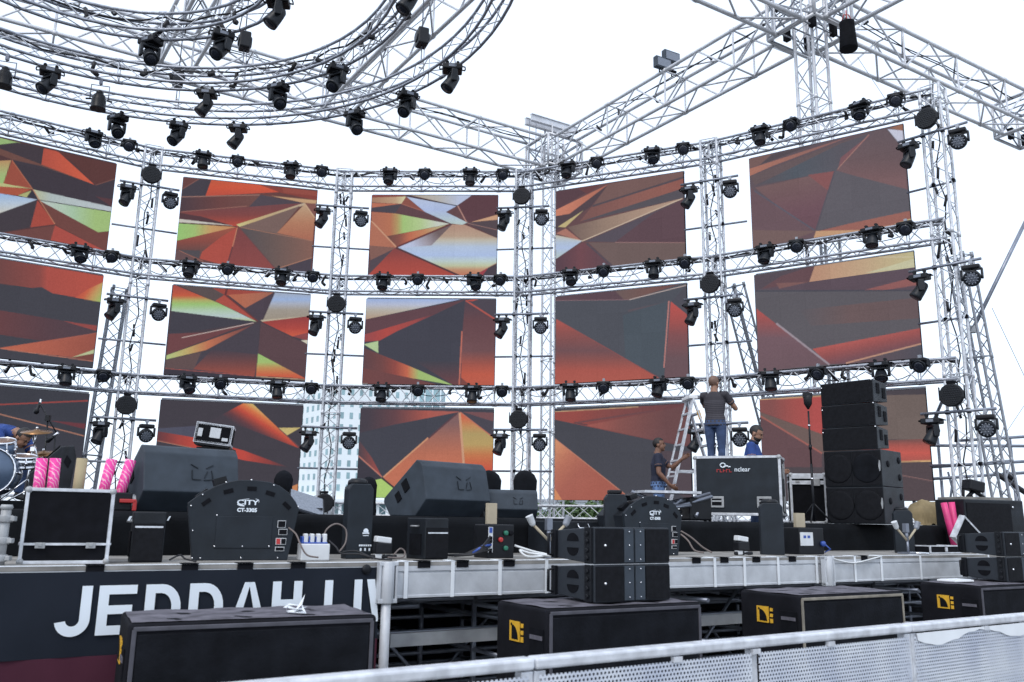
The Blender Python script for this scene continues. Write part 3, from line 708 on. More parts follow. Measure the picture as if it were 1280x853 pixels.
# ================================================================== FIXTURES
def moving_head(label,loc,rz,tilt,group,pan=0):
    t=thing('moving_head',label,'stage light',loc,rz,group)
    for x in(-.09,.09):
        b=MB(); b.box((x,0,-.03),(.035,.05,.07)); b.tube((x,-.03,.0),(x,.03,.0),.03,8); b.build('clamp','black_plastic',t)
    b=MB(); b.box((0,0,-.115),(.34,.25,.105)); 
    b.build('base','black_plastic',t,bevel=.022)
    b=MB(); b.box((0,-.127,-.11),(.13,.006,.05)); b.build('control_panel','glass_lens',t)
    for sx in(-1,1):
        b=MB(); b.path([(sx*.165,-.06,-.09),(sx*.215,-.06,-.10),(sx*.22,0,-.105),(sx*.215,.06,-.10),(sx*.165,.06,-.09)],.012,6); b.build('handle','black_matte',t)
    b=MB(); b.lathe([(.09,-.165),(.09,-.19)],n=14)
    b.box((0,0,-.20),(.25,.11,.05))
    for sx in(-1,1): b.prism([(-.05,-.18),(.05,-.18),(.062,-.30),(.045,-.40),(-.045,-.40),(-.062,-.30)],'x',sx*.135-.025,sx*.135+.025)
    y=b.build('yoke','head_shell',t,bevel=.012); y.rotation_euler=(0,0,pan)
    h=bpy.data.objects.new('head',None) if False else None
    b=MB(); b.lathe([(.0,-.145),(.062,-.14),(.085,-.11),(.098,-.03),(.108,.06),(.112,.13),(.116,.15),(.116,.19),(.104,.195)],n=16)
    hd=b.build('head','head_shell',t); hd.location=(0,0,-.345); hd.rotation_euler=(math.pi-tilt,0,pan)
    b=MB(); b.lathe([(.103,.186),(.06,.200),(0,.206)],n=16); b.build('lens','lens_dark',hd)
    return t
def led_wash(label,loc,rz,tilt,group):
    t=thing('led_wash',label,'stage light',loc,rz,group)
    b=MB()
    b.box((0,0,-.03),(.035,.05,.07)); b.tube((0,-.03,0),(0,.03,0),.035,8); b.build('clamp','aluminium_dark',t)
    b=MB(); b.box((0,0,-.105),(.30,.20,.085)); b.build('base','black_plastic',t,bevel=.025)
    for sx in(-1,1): MB().prism([(-.045,-.13),(.045,-.13),(.05,-.30),(.03,-.33),(-.03,-.33),(-.05,-.30)],'x',sx*.165-.018,sx*.165+.018).build('yoke_arm','head_shell',t,bevel=.01)
    b=MB(); b.lathe([(.06,-.12),(.11,-.105),(.145,-.04),(.15,.04),(.145,.065),(.128,.07)],n=18); hd=b.build('head','head_shell',t); hd.location=(0,0,-.30); hd.rotation_euler=(math.pi/2+tilt,0,0)
    b=MB(); b.lathe([(.128,.066),(.07,.072),(0,.074)],n=18)
    for i in range(3):
        for j in range([1,6,12][i]): 
            a=2*math.pi*j/[1,6,12][i]; b.sphere((.05*i*math.cos(a),.05*i*math.sin(a),.072),.017,6)
    b.build('lens','glass_lens',hd)
    return t
def row_wash(label,loc,rz,tilt,group):
    # stubby wash light parked close under its base
    t=thing('wash_light',label,'stage light',loc,rz,group)
    b=MB(); b.box((0,.02,.01),(.05,.06,.09)); b.build('clamp','aluminium_dark',t)
    b=MB(); b.box((0,0,-.05),(.30,.20,.07)); b.build('base','black_plastic',t,bevel=.022)
    for sx in(-1,1): MB().prism([(-.05,-.06),(.05,-.06),(.06,-.16),(.02,-.20),(-.02,-.20),(-.06,-.16)],'x',sx*.165-.015,sx*.165+.015).build('yoke_arm','head_shell',t,bevel=.008)
    b=MB(); b.lathe([(.05,-.10),(.10,-.09),(.128,-.03),(.132,.05),(.118,.06)],n=16); hd=b.build('head','head_shell',t); hd.location=(0,0,-.15); hd.rotation_euler=(math.pi/2+tilt,0,0)
    b=MB(); b.lathe([(.118,.056),(.06,.064),(0,.066)],n=16); b.build('lens','lens_dark',hd)
    return t
def blinder(label,loc,rz,group):
    t=thing('blinder_light',label,'stage light',loc,rz,group)
    b=MB(); pr=[(.20,.02),(.255,.03),(.265,.10),(.25,.135),(.235,.14)]
    b.lathe([(r,-h) for r,h in pr[::-1]],axis=(0,1,0),n=12,smooth=False); b.build('housing','black_plastic',t,bevel=.008)
    b=MB(); b.lathe([(.236,.128),(.2,.132),(0,.136)],axis=(0,-1,0),n=12,smooth=False)
    for i in range(-4,5):
        for j in range(-4,5):
            if i*i+j*j<=19: b.sphere((i*.047+(j%2)*.0235,-.136,j*.047),.017,6,1)
    b.build('lamp_face',['black_matte','black_paint'],t)
    b=MB(); b.box((0,-.04,.29),(.18,.12,.06)); b.box((0,.06,.24),(.06,.1,.16))
    for sx in(-1,1): b.box((sx*.26,-.06,.05),(.02,.05,.3))
    b.build('bracket','black_matte',t,bevel=.006); return t
PROTO={}
_kc={}
def put(kind,label,loc,rz,group,fn,key,scale=1.0):
    k=(kind,key)
    if k not in PROTO:
        PROTO[k]=fn(label,loc,rz,group); t=PROTO[k]; t.scale=scale if isinstance(scale,tuple) else (scale,)*3
        return t
    t=dup(PROTO[k],label,loc,rz,group); t.scale=scale if isinstance(scale,tuple) else (scale,)*3; return t
def facing(p):   # rotation that turns local -Y toward the arc centre
    d=(ARC-Vector((p.x,p.y,0))); return math.atan2(d.y,d.x)+math.pi/2
BAYPX={0:[[(115,180,'h'),(160,192,'w')],[(98,322,'h'),(139,324,'w')],[(82,471,'h'),(128,475,'w')]],
1:[[(253,206,'h'),(296,213,'w'),(364,218,'h'),(402,222,'w')],[(237,341,'h'),(284,340,'w'),(353,349,'h'),(391,351,'w')],[(234,485,'h'),(275,483,'w'),(347,490,'h'),(389,494,'w')]],
2:[[(488,228,'h'),(532,225,'w'),(589,227,'h'),(630,224,'w')],[(480,356,'h'),(523,355,'w'),(594,358,'h'),(627,355,'w')],[(478,495,'h'),(523,495,'w'),(592,495,'h'),(629,497,'w')]],
3:[[(712,218,'h'),(748,209,'w'),(818,198,'h'),(857,192,'w')],[(715,351,'h'),(757,344,'w'),(820,339,'h'),(859,333,'w')],[(715,493,'h'),(757,491,'w'),(827,488,'h'),(863,482,'w')]],
4:[[(954,174,'h'),(993,163,'w'),(1080,145,'h'),(1125,134,'w')],[(961,321,'h'),(1000,313,'w'),(1095,300,'h'),(1137,289,'w')],[(967,480,'h'),(1027,474,'w'),(1106,465,'h'),(1155,461,'w')]]}
def on_bay(px,py,c):
    A=NODE[c];B=NODE[c+1]; q=ray(px,py)
    d=B-A; # A + s d = t q (xy)
    det=d.x*(-q.y)-d.y*(-q.x); 
    s=((-A.x)*(-q.y)-(-A.y)*(-q.x))/det
    return A+d*s
rdf=random.Random(3)
ROWSC=(1.0,.9,.76)
for r in range(3):
    for c in range(5):
        cnt={'h':0,'w':0}
        for px,py,k in BAYPX[c][r]:
            p=on_bay(px,py,c); rz=facing(p); out=Vector((math.sin(rz),-math.cos(rz),0))
            cnt[k]+=1
            tot=sum(1 for q in BAYPX[c][r] if q[2]==k)
            pos='' if tot==1 else (', left one' if cnt[k]==1 else ', right one')
            row=['top','middle','bottom'][r]
            if k=='h':
                loc=(p.x+out.x*.22,p.y+out.y*.22,RZ[r]+EYE+.24)
                v=rdf.randrange(3)
                put('h',f'black moving head on the {row} truss over the {COLN[c]} screen column{pos}',loc,rz+rdf.uniform(-.25,.25),'moving heads on the wall trusses',
                    lambda l,lo,z,g,v=v:moving_head(l,lo,z,[.75,.5,.3][v],g,pan=[.3,-.3,.1][v]),('row',v),ROWSC)
            else:
                loc=(p.x+out.x*.20,p.y+out.y*.20,RZ[r]+EYE+.22)
                put('w',f'small black wash lamp on the {row} truss over the {COLN[c]} screen column{pos}',loc,rz+rdf.uniform(-.2,.2),'small wash lamps on the wall trusses',
                    lambda l,lo,z,g:row_wash(l,lo,z,.5,g),'row',.93)
# crossbars on the towers with one moving head and one wash each
CB=[6.98,4.48,1.92]; SP=[6.12,3.60,1.06]
HD={0:.25,1:.5,2:.7}
for k in range(1,6):
    p=NODE[k]; rz=facing(p); ex=Vector((math.cos(rz),math.sin(rz),0)); out=Vector((math.sin(rz),-math.cos(rz),0))
    for r in range(3):
        z=CB[r]+EYE; row=ROWN[r]
        q=p+out*.22
        t=thing('crossbar',f'short grey crossbar with two lamps on the {TOWN[k-1]} tower, level with the {row} screens','pipe',(q.x,q.y,z),rz,'lamp crossbars on the towers')
        b=MB(); b.tube((-.60,0,0),(.60,0,0),.026,8); b.build('pipe','steel_pipe',t)
        for x in(-.17,.17):
            b=MB(); b.box((x,.03,0),(.06,.08,.07)); b.build('clamp','black_matte',t)
        a=q+ex*-.42
        v=(k+r)%2
        put('h',f'black moving head hanging left of the {TOWN[k-1]} tower beside the {row} screens',(a.x,a.y,z-.03),rz,'moving heads on the tower crossbars',
            lambda l,lo,zz,g,v=v:moving_head(l,lo,zz,[.62,.5][v],g,pan=[-1.1,-.8][v] ),('tower',v),.94)
        a=q+ex*.43
        put('lw',f'black round LED wash hanging right of the {TOWN[k-1]} tower beside the {row} screens',(a.x,a.y,z-.03),rz+.15,'round LED washes on the tower crossbars',
            lambda l,lo,zz,g:led_wash(l,lo,zz,.35,g),'tower',.95)
        z2=SP[r]+EYE; q2=p-out*.12
        t=thing('spacer_pipe',f'thin grey spacer pipe crossing behind the {TOWN[k-1]} tower, lower edge of the {row} screens','pipe',(q2.x,q2.y,z2),rz,'spacer pipes between screen columns')
        b=MB(); b.tube((-.66,.06,0),(.66 if k<5 else .2,.06,0),.022,8); b.build('pipe','steel_pipe',t)
        [MB().box((x,.02,0),(.05,.1,.06)).build('clamp','black_matte',t) for x in(-.17,.17)]
for px,py,k in [(190,220,1),(157,507,1),(423,381,2),(661,247,3),(656,525,3),(893,356,4),(1170,150,5),(1206,495,5),(408,629,2)]:
    p=NODE[k]; rz=facing(p); out=Vector((math.sin(rz),-math.cos(rz),0)); q=p+out*.36
    w_=onY(px,py,q.y); dx=(w_.x-q.x)
    lvl='top' if py<260 else ('middle' if py<400 else 'bottom')
    lab=f'round black LED matrix lamp on the {TOWN[k-1]} tower just under the {lvl} truss row' if py<600 else 'round black LED matrix lamp low at the foot of the second tower'
    put('b',lab,(q.x,q.y,w_.z),rz,'round LED matrix lamps on the towers',
        lambda l,lo,zz,g:blinder(l,lo,zz,g),'t',.77)
# ================================================================== RING TRUSSES
RC=Vector((-4.64,8.11,0)); RZC=6.2+EYE
RN=['outer','middle','inner']
for nme,Rr in zip(RN,(4.76-.02,3.62,2.24)):
    w=.235; Rm=Rr-w/2; n=int(2*math.pi*Rm/.33)//2*2
    t=thing('ring_truss',f'{nme} circular silver truss ring hanging over the left of the stage','truss',(RC.x,RC.y,RZC+w/2),0,'concentric hanging truss rings')
    pts=[Vector((Rm*math.cos(2*math.pi*i/n),Rm*math.sin(2*math.pi*i/n),0)) for i in range(n)]
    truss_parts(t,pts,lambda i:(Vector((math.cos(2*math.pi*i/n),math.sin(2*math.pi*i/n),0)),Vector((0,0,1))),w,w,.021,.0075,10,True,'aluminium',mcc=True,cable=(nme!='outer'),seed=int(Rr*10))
RINGPX={'outer':[(150,150),(229,160),(304,160),(448,138),(513,113),(568,78)],'middle':[(63,86),(266,118),(359,110),(433,84),(541,-22)],'inner':[(198,58),(293,46),(388,6)]}
ORD=['first','second','third','fourth','fifth','sixth']
for nme in RN:
    Rr={'outer':4.6,'middle':3.48,'inner':2.10}[nme]
    for i,(px,py) in enumerate(RINGPX[nme]):
        q=onZ(px,py,RZC-.02); d=(Vector((q.x,q.y,0))-RC).normalized(); q=RC+d*Rr
        rz=math.atan2(d.y,d.x)+math.pi/2+math.pi
        v=(i+len(nme))%3
        put('h',f'black moving head hanging under the {nme} truss ring, {ORD[i]} in view from the left',(q.x,q.y,RZC-.04),rz*0+[.5,.1,-.4][v],'moving heads under the truss rings',
            lambda l,lo,zz,g,v=v:moving_head(l,lo,zz,[.7,.55,.8][v],g,pan=[-1.0,-1.3,-.8][v] if v<2 else 1.1),('ring',v),.80)
# two small par cans hanging between rings
def par_can(label,loc,rz,group):
    t=thing('par_can',label,'stage light',loc,rz,group)
    b=MB(); b.box((0,0,.0),(.04,.04,.08)); b.path([(-.11,0,-.26),(-.11,0,-.06),(.11,0,-.06),(.11,0,-.26)],.008,6); b.tube((0,0,-.06),(0,0,0),.01); b.build('yoke','steel_pipe',t)
    b=MB(); b.lathe([(.05,.0),(.075,-.03),(.09,-.10),(.09,-.20),(.10,-.22)],c=(0,0,-.18),n=14); b.sphere((0,0,-.175),.05,8)
    for sx in(-1,1): b.tube((sx*.09,0,-.26),(sx*.16,0,-.27),.012)
    b.build('can','black_plastic',t); return t
for i,(px,py) in enumerate([(10,70),(127,103)]):
    q=onZ(px,py,RZC-.02); d=(Vector((q.x,q.y,0))-RC).normalized(); q=RC+d*3.6
    put('par',['small black par can hanging near the left edge under the middle truss ring','small black par can hanging beside the first lamps under the middle truss ring'][i],(q.x,q.y,RZC-.04),.3,'par cans under the middle ring',par_can,'p',1.1)
# hoist chains with hooks for rings
def hoist(label,p,ztop):
    t=thing('chain_hoist',label,'hoist',(p[0],p[1],p[2]),.4,'chain hoists carrying the truss rings')
    b=MB(); b.box((0,0,.42),(.16,.2,.26)); b.lathe([(.09,-.1),(.09,.1)],c=(0,0,.42),axis=(1,0,0),n=12); b.build('motor','black_plastic',t,bevel=.02)
    b=MB(); b.tube((0,0,.5),(0,0,ztop-p[2]),.009,5); b.tube((0,0,0),(0,0,.3),.009,5); b.tube((.04,0,.3),(.04,0,-.1),.006,5); b.build('chain','steel_pipe',t)
    b=MB(); b.path([(0,0,.06),(.05,0,.0),(.03,0,-.06),(-.03,0,-.06)],.014,6); b.build('hook','galvanised',t)
for i,(nme,ang) in enumerate([('outer',100),('outer',45),('middle',80),('inner',60),('inner',120)]):
    Rr={'outer':4.6,'middle':3.48,'inner':2.10}[nme]; a=R(ang)
    hoist(['black chain hoist above the back of the outer truss ring','black chain hoist on the right side of the outer truss ring','black chain hoist above the back of the middle truss ring','black chain hoist on the right side of the inner truss ring','black chain hoist on the left side of the inner truss ring'][i],(RC.x+Rr*math.cos(a),RC.y+Rr*math.sin(a),RZC+.28),10.45+EYE)
# ================================================================== ROOF
RB=10.45+EYE; RW=.72; RH=.95; RM=RB+RH/2
H1=Vector((1.2,24.7,0)); H2=Vector((6.4,16.9,0))
AD=Vector((math.cos(R(31.5)),math.sin(R(31.5)),0)); BD=(H2-H1).normalized()
def roof(label,P,Q):
    straight('roof_truss',label,(P.x,P.y,RM),(Q.x,Q.y,RM),RW,RH,.048,.024,1.1,group='big roof trusses',mc='roof_alu',step=2,cable=True,seed=len(label))
roof('heavy silver roof truss running left from the rear corner behind the truss rings',H1-AD*.7,H1-AD*18.0)
roof('heavy silver roof truss with a floodlight, rising right from rear corner to side hub',H1+BD*.7,H2-BD*.7)
roof('heavy silver roof truss running from the side hub to the right edge of the picture',H2+AD*.7,H2+AD*8.2)
roof('heavy silver roof truss leaving the side hub toward upper left out of the picture',H2-AD*.7,H2-AD*6.5)
roof('heavy silver roof truss leaving the side hub overhead toward the viewer',H2+BD*.7,H2+BD*7)
L1=Vector((-8.6,19.4,0)); L2=Vector((-5.2,21.5,0))
BD2=BD
roof('pale roof truss climbing behind the inner and middle truss rings near the left',L1+BD2*.8,L1+BD2*9)
roof('pale roof truss climbing behind the right part of the middle truss ring',L2+BD2*.8,L2+BD2*9)
RE=H2+AD*8.9
def hub(label,p,beams):
    t=thing('roof_hub',label,'truss hub',(p.x,p.y,RM),math.atan2(AD.y,AD.x),'sleeve blocks at the roof corners')
    b=MB(); s=.62
    for z in(-RH/2,RH/2):
        for a,c in(((-s,-s),(s,-s)),((s,-s),(s,s)),((s,s),(-s,s)),((-s,s),(-s,-s))): b.tube((a[0],a[1],z),(c[0],c[1],z),.042,7)
    for x in(-s,s):
        for y in(-s,s): b.tube((x,y,-RH/2),(x,y,RH/2),.04,7)
    b.build('frame','roof_alu',t)
    b=MB()
    for a in(-s,s):
        b.tube((a,-s,-RH/2),(a,s,RH/2),.022); b.tube((a,s,-RH/2),(a,-s,RH/2),.022); b.tube((-s,a,-RH/2),(s,a,RH/2),.022); b.tube((s,a,-RH/2),(-s,a,RH/2),.022)
    for i in range(5):
        y=-s+.3*i; b.tube((-s,y,-RH/2),(s,y,-RH/2),.02); b.tube((y,-s,RH/2),(y,s,RH/2),.02)
    b.build('lacing','aluminium_dark',t)
    for x,y in((-.34,-.34),(.34,-.34),(-.34,.34),(.34,.34)): MB().box((x,y,-RH/2+.1),(.12,.12,.3)).build('roller_bracket','black_matte',t)
    if beams:
        b=MB()
        for y in(-.16,.16): b.box((-.1,y,RH/2+.62),(1.7,.05,.20)); b.box((-.1,y,RH/2+.72),(1.7,.12,.02)); b.box((-.1,y,RH/2+.52),(1.7,.12,.02))
        for x in(-.2,.2):
            for y in(-.2,.2): b.tube((x,y,-RH/2),(x,y,RH/2+.6),.03)
        b.build('lifting_beam','roof_alu',t)
        b=MB(); b.tube((-.9,0,RH/2+.6),(-.9,0,-.4),.012); b.tube((-.6,.1,RH/2+.6),(-.6,.1,-.4),.012); b.build('lifting_chain','steel_pipe',t)
hub('silver roof sleeve block with twin lifting beams above the centre of the wall',H1,True)
hub('silver roof sleeve block overhead at the top right',H2,False)
hub('silver roof sleeve block at the right edge of the picture',RE,False)
# roof towers
def rtower(label,p):
    straight('roof_tower',label,(p.x,p.y,0),(p.x,p.y,RB+RH),.46,.46,.036,.014,.42,cat='tower',group='roof support towers',mc='roof_alu',step=5)
rtower('tall silver roof support tower rising behind the middle tower of the wall',H1)
rtower('tall silver roof support tower under the overhead hub behind the right screens',H2)
# floodlight on the roof truss, chain bag at the hub
q=onY(842,84,0.5*(H1.y*.52+H2.y*1.48)); 
fl_=H1+BD*((H2-H1).length*.56)
t=thing('floodlight','grey double floodlight sitting on the roof truss right of centre','floodlight',(fl_.x-.2,fl_.y-.1,RB+RH+.05),.5)
for i,(dx,dz) in enumerate(((-.16,.16),(.12,.42))):
    b=MB(); b.box((dx,0,dz),(.5,.14,.30)); hd=b.build('lamp_housing','wedge_paint',t,bevel=.015)
    b=MB(); b.box((dx,-.075,dz),(.42,.008,.22)); b.build('glass','glass_lens',hd)
b=MB(); b.box((0,.08,.1),(.7,.05,.06)); b.tube((-.2,.08,-.05),(-.2,.08,.4),.02); b.tube((.2,.08,-.05),(.2,.08,.6),.02); b.build('bracket','black_matte',t)
cb=onY(1060,50,H2.y-.9)
t=thing('chain_bag','dark cylindrical chain bag hanging beside the overhead roof hub','bag',(cb.x,cb.y,RB-.85))
b=MB(); b.lathe([(.17,0),(.185,.03),(.16,.35),(.15,.55),(.155,.62)],n=14); b.build('bag','black_matte',t)
b=MB(); b.tube((0,0,.6),(0,0,.9),.012); b.path([(-.12,0,.6),(-.05,0,.8),(.05,0,.8),(.12,0,.6)],.012); b.build('strap','red_plastic',t)
# ================================================================== GROUND, STAGE
b=MB(); b.box((0,200,-.05),(1600,1600,.1)); struct(b.build('ground','concrete'))
# front decks: modules along the edge
def local_s(px): return toS(onD(px,700,0))
sA,sB,sC=local_s(479),local_s(1030),local_s(1030)+4.6
sL=local_s(0)-3.2
RF=1.40   # riser front offset
def deck(label,s0,s1,straps,fascia=True,cut=0.0):
    o=SD(s0,0,DECK); t=thing('stage_deck',label,'stage',o,TH,'front stage decks')
    W=s1-s0-.006
    b=MB(); b.box((W/2,.80,-.012),(W,1.60,.024)); b.build('deck_board','deck_ply',t)
    b=MB(); H=.245
    # aluminium edge beam with a lip and a grooved web
    b.prism([(0,-.026),(0,-.060),(.012,-.066),(.012,-.074),(.004,-.080),(.004,-H+.02),(0,-H+.015),(0,-H),(.10,-H),(.10,-.026)],'x',0,W)
    b.build('edge_beam','beam_alu',t)
    b=MB(); b.box((W/2,.03,.0035),(W,.06,.003)); b.build('edge_tape','white_tape',t) 
    for x in straps:
        b=MB(); b.box((x,-.0045,-.123),(.030,.004,.250)); b.box((x,.06,.0075),(.032,.13,.004)); b.build('cable_tie_strap','white_tape',t)
    return t,W
def sx(px,s0): return local_s(px)-s0
deck('left front stage deck behind the dark banner',sL,sA,[])
deck('middle front stage deck with bare metal edge and white straps',sA,sB,[sx(p,sA) for p in (508,566,625,683,893,930,972,1020)])
deck('right front stage deck with bare metal edge and white straps',sB,sC,[sx(p,sB) for p in (1041,1068,1101,1150)]+[2.9])
# dark tape patches across the edge
for px,lb in zip((120,238,307,373,530,578,636,870,905,945,990,1034,1080),('under the left flight case','under the left edge of the big effect machine','under the middle of the big effect machine','under the white mains box','between the first two white straps','between the second and third white straps','under the socket covered power box','below the trailing brown leads','left of the white and black connector stack','under the plain jet column','left of the box with the white label','at the joint of the two right decks','right of the deck joint')):
    tp=thing('tape_patch','dark tape patch on the stage edge '+lb,'tape',SD(local_s(px),0,DECK),TH,'dark tape patches on the stage edge')
    b=MB(); b.box((0,.03,.0085),(.10,.10,.004)); b.box((0,-.0055,-.018),(.10,.004,.045)); b.build('tape','black_matte',tp)
# riser: whole raised floor behind, cloth covered front with a rounded edge
RS0,RS1=sL-9,sC+3
t=thing('stage_riser','wide black raised stage floor with rounded cloth covered front edge','stage',SD(0,RF,0),TH)
b=MB(); prof=[(0,DECK+.002)]+[(.0+.09-.09*math.cos(a),RISER-.09+.09*math.sin(a)) for a in [R(x) for x in range(0,91,15)]]+[(.9,RISER),(.9,DECK+.002)]
b.prism(prof,'x',RS0,RS1); b.build('front_skirt','riser_cloth',t)
b=MB(); b.box(((RS0+RS1)/2,.9+.475,RISER-.16),(RS1-RS0,.95,.32)); b.build('floor','riser_cloth',t)
t=thing('rear_stage_deck','black rear stage floor behind the raised strip, under the LED wall','stage',SD(0,RF,0),TH)
b=MB(); b.box(((RS0+RS1)/2,1.852+8,DECK-.06),(RS1-RS0,16,.12)); b.build('deck_board','riser_cloth',t)
# scaffold under the deck
t=thing('under_stage_scaffold','dark scaffold of posts and ledgers standing under the front stage','scaffold',SD(0,0,0),TH)
rd=random.Random(5)
sS=[sA+.0+i*1.03 for i in range(-5,15)]
for j,d in enumerate((.55,1.5,2.6)):
    for s in sS: MB().tube((s+.03,d,0),(s+.03,d,DECK-.25),.024,7).build('post','steel_pipe',t)
b=MB()
for d in (.55,1.5,2.6):
    for z in (.28,.55,.86,1.10): b.tube((sS[0],d,z),(sS[-1],d,z),.02,6)
for s in sS:
    for z in (.3,.7,1.05): b.tube((s+.03,.0,z),(s+.03,2.6,z),.02,6)
b.build('ledger','steel_pipe',t)
b=MB()
for i,s in enumerate(sS[:-1]):
    for d in (.55,1.5): b.tube((s,d+.03,.1),(s+1.03,d+.03,1.1),.016,6) if (i+int(d*2))%2 else b.tube((s,d+.03,1.1),(s+1.03,d+.03,.1),.016,6)
    for k in range(3):
        b.tube((s+.3*k,rd.uniform(.2,2.4),rd.uniform(.9,1.1)),(s+.3*k+rd.uniform(.2,.6),rd.uniform(.2,2.4),rd.uniform(.9,1.12)),.022,6)
b.build('diagonal','steel_pipe',t)
b=MB(); b.box(((sA+sB)/2,.18,.86),(sB-sA-.3,.06,.09)); b.build('front_ledger','galvanised',t)
t2=thing('light_block_cloth','added black cloth sheet blocking sky light under the stage','cloth',SD(0,2.9,0),TH); b=MB()  # added sheet, stops sky light leaking in behind the scaffold
pts=[]; n=160
for i in range(n+1): pts.append((RS0+(RS1-RS0)*i/n,.03*math.sin(i*1.3)))
b.add([(x,y,z) for z in (0,DECK-.02) for x,y in pts],[(i,i+1,n+2+i,n+1+i) for i in range(n)],0,True); b.build('cloth','black_matte',t2)
def leg(label,s):
    t=thing('support_post',label,'scaffold leg',SD(s,-.055,0),TH,'light steel legs at the front of the stage')
    b=MB(); b.tube((0,0,.02),(0,0,DECK-.02),.034,12); b.build('tube','beam_alu',t)
    b=MB(); z=DECK-.13
    for x in(-.062,.062): b.box((x,.0,z),(.018,.05,.27))
    for zz in(z-.125,z+.125): b.box((0,.0,zz),(.142,.055,.03))
    b.tube((0,0,z-.14),(0,0,z+.14),.05,12); b.build('head_bracket','beam_alu',t,bevel=.004)
    b=MB(); b.box((0,0,.01),(.16,.16,.02)); b.build('foot','galvanised',t)
leg('light steel stage leg beside the right end of the banner',sA+.012)
leg('light steel stage leg at the joint of the middle and right decks',sB-.02)
# banner ------------------------------------------------------------
t=thing('banner','dark navy banner with big white JEDDAH LIV lettering and a maroon lower band','banner',SD(0,-.02,0),TH)
s0,s1=local_s(-140),local_s(474)
NBX=60
def bn(z0,z1,name,mt,y=0):
    b=MB(); vs=[];fs=[]
    for j in range(5):
        for i in range(NBX+1):
            s=s0+(s1-s0)*i/NBX; z=z0+(z1-z0)*j/4
            vs.append((s,y+.004*math.sin(i*.9+j*.5)+.003*math.sin(i*.37-j*1.1)+(.002*math.sin(i*2.3+j*2) if name=='upper_field' else 0),z))
    for j in range(4):
        for i in range(NBX): fs.append((j*(NBX+1)+i,j*(NBX+1)+i+1,(j+1)*(NBX+1)+i+1,(j+1)*(NBX+1)+i))
    b.add(vs,fs,0,True); b.build(name,mt,t)
zt_=DECK-.03
zm=onD(70,823,-.02).z
bn(zm,zt_,'upper_field','banner_navy'); bn(.05,zm,'lower_band','banner_maroon')
zcap=onD(95,733,-.03).z; zbase=onD(95,796,-.03).z; hh=zcap-zbase
def sxz(px): return toS(onD(px,765,-.03))
def arc(cx,cz,rx,rz,a0,a1,n=14): return [(cx+rx*math.cos(R(a0+(a1-a0)*i/n)),cz+rz*math.sin(R(a0+(a1-a0)*i/n))) for i in range(n+1)]
LET=MB(); TK=.19*hh*1.05
def glyph(polys):
    g_=MB()
    for p in polys: g_.prism(p,'y',-.012,-.008)
    g_.build('letter','letter_white',t)
def bar(a,c,z0,z1): return [(a,z0),(c,z0),(c,z1),(a,z1)]
def ringpart(cx,cz,rx,rz,w,a0,a1):
    o=arc(cx,cz,rx,rz,a0,a1); i=arc(cx,cz,rx-w,rz-w,a0,a1)
    return [[o[k],o[k+1],i[k+1],i[k]] for k in range(len(o)-1)]
B_=zbase;T_=zcap; wS=TK
# J
a,c=sxz(69),sxz(113); rx=(c-a)/2
glyph([bar(c-wS,c,B_+rx*1.0,T_)]+ringpart(a+rx,B_+rx,rx,rx,wS,180+8,360))
# E
a,c=sxz(121.5),sxz(169)
glyph([bar(a,a+wS,B_,T_),bar(a+wS,c,B_,B_+wS*.92),bar(a+wS,c,T_-wS*.92,T_),bar(a+wS,c-.02,(B_+T_)/2-wS*.42,(B_+T_)/2+wS*.46)])
def D_(p,q):
    a,c=sxz(p),sxz(q); mid=(a+c)/2-.01
    glyph([bar(a,a+wS,B_,T_),bar(a+wS,mid,B_,B_+wS*.92),bar(a+wS,mid,T_-wS*.92,T_)]+ringpart(mid,(B_+T_)/2,c-mid,hh/2,wS*.95,-90,90))
D_(180,225); D_(235,278)
a,c=sxz(286),sxz(333); md=(a+c)/2
glyph([[(a,B_),(a+wS*1.05,B_),(md+wS*.1,T_),(md-wS*.55,T_)],[(c,B_),(c-wS*1.05,B_),(md-wS*.1,T_),(md+wS*.55,T_)],bar(a+wS*.8,c-wS*.8,B_+hh*.2,B_+hh*.36)])
a,c=sxz(339),sxz(376); glyph([bar(a,a+wS,B_,T_),bar(c-wS,c,B_,T_),bar(a+wS,c-wS,(B_+T_)/2-wS*.45,(B_+T_)/2+wS*.45)])
a=sxz(404.5); glyph([bar(a,a+wS,B_,T_),bar(a+wS,a+wS*2.6,B_,B_+wS*.92)])
a=sxz(441.5); glyph([bar(a,a+wS,B_,T_)])
a=sxz(457); e=s1-.004; glyph([[(a,T_),(a+wS*1.05,T_),(e,B_+hh*.12),(e,B_-.0),(a+wS*1.0,B_)]])
b=MB(); q=onD(458,712,-.03); b.sphere((toS(q),-.012,q.z),.035,10,sc=(1,.35,1)); b.build('button','black_plastic',t)

RZ_T=bpy.data.objects['stage_riser']
for px,wd in((160.5,.018),(165,.018),(210,.012)):
    q0=onD(px+1.6,645.5,RF); q1=onD(px-1.6,651,RF); a=toS(q0);c_=toS(q1); MB().prism([(c_,q1.z),(c_+wd,q1.z),(a+wd,q0.z),(a,q0.z)],'y',-.006,-.002).build('white_mark','letter_white',RZ_T)
# ================================================================== ITEM HELPER
def depth(p): return (Vector(p)-Vector((0,0,EYE))).dot(FW)
def fit(px0,px1,ytop,z0,d=None,Y=None,yaw=TH):
    """stand an item of the given picture span on floor z0: centre point, width, height"""
    pm=(px0+px1)/2
    g=onD(pm,ytop,d) if d is not None else onY(pm,ytop,Y)
    u=(pm-640)/FPX
    dd=depth((g.x,g.y,z0+.2))
    w=(px1-px0)*dd/FPX/max(.25,(math.cos(yaw)-u*math.sin(yaw)))
    return Vector((g.x,g.y,z0)),w,g.z-z0
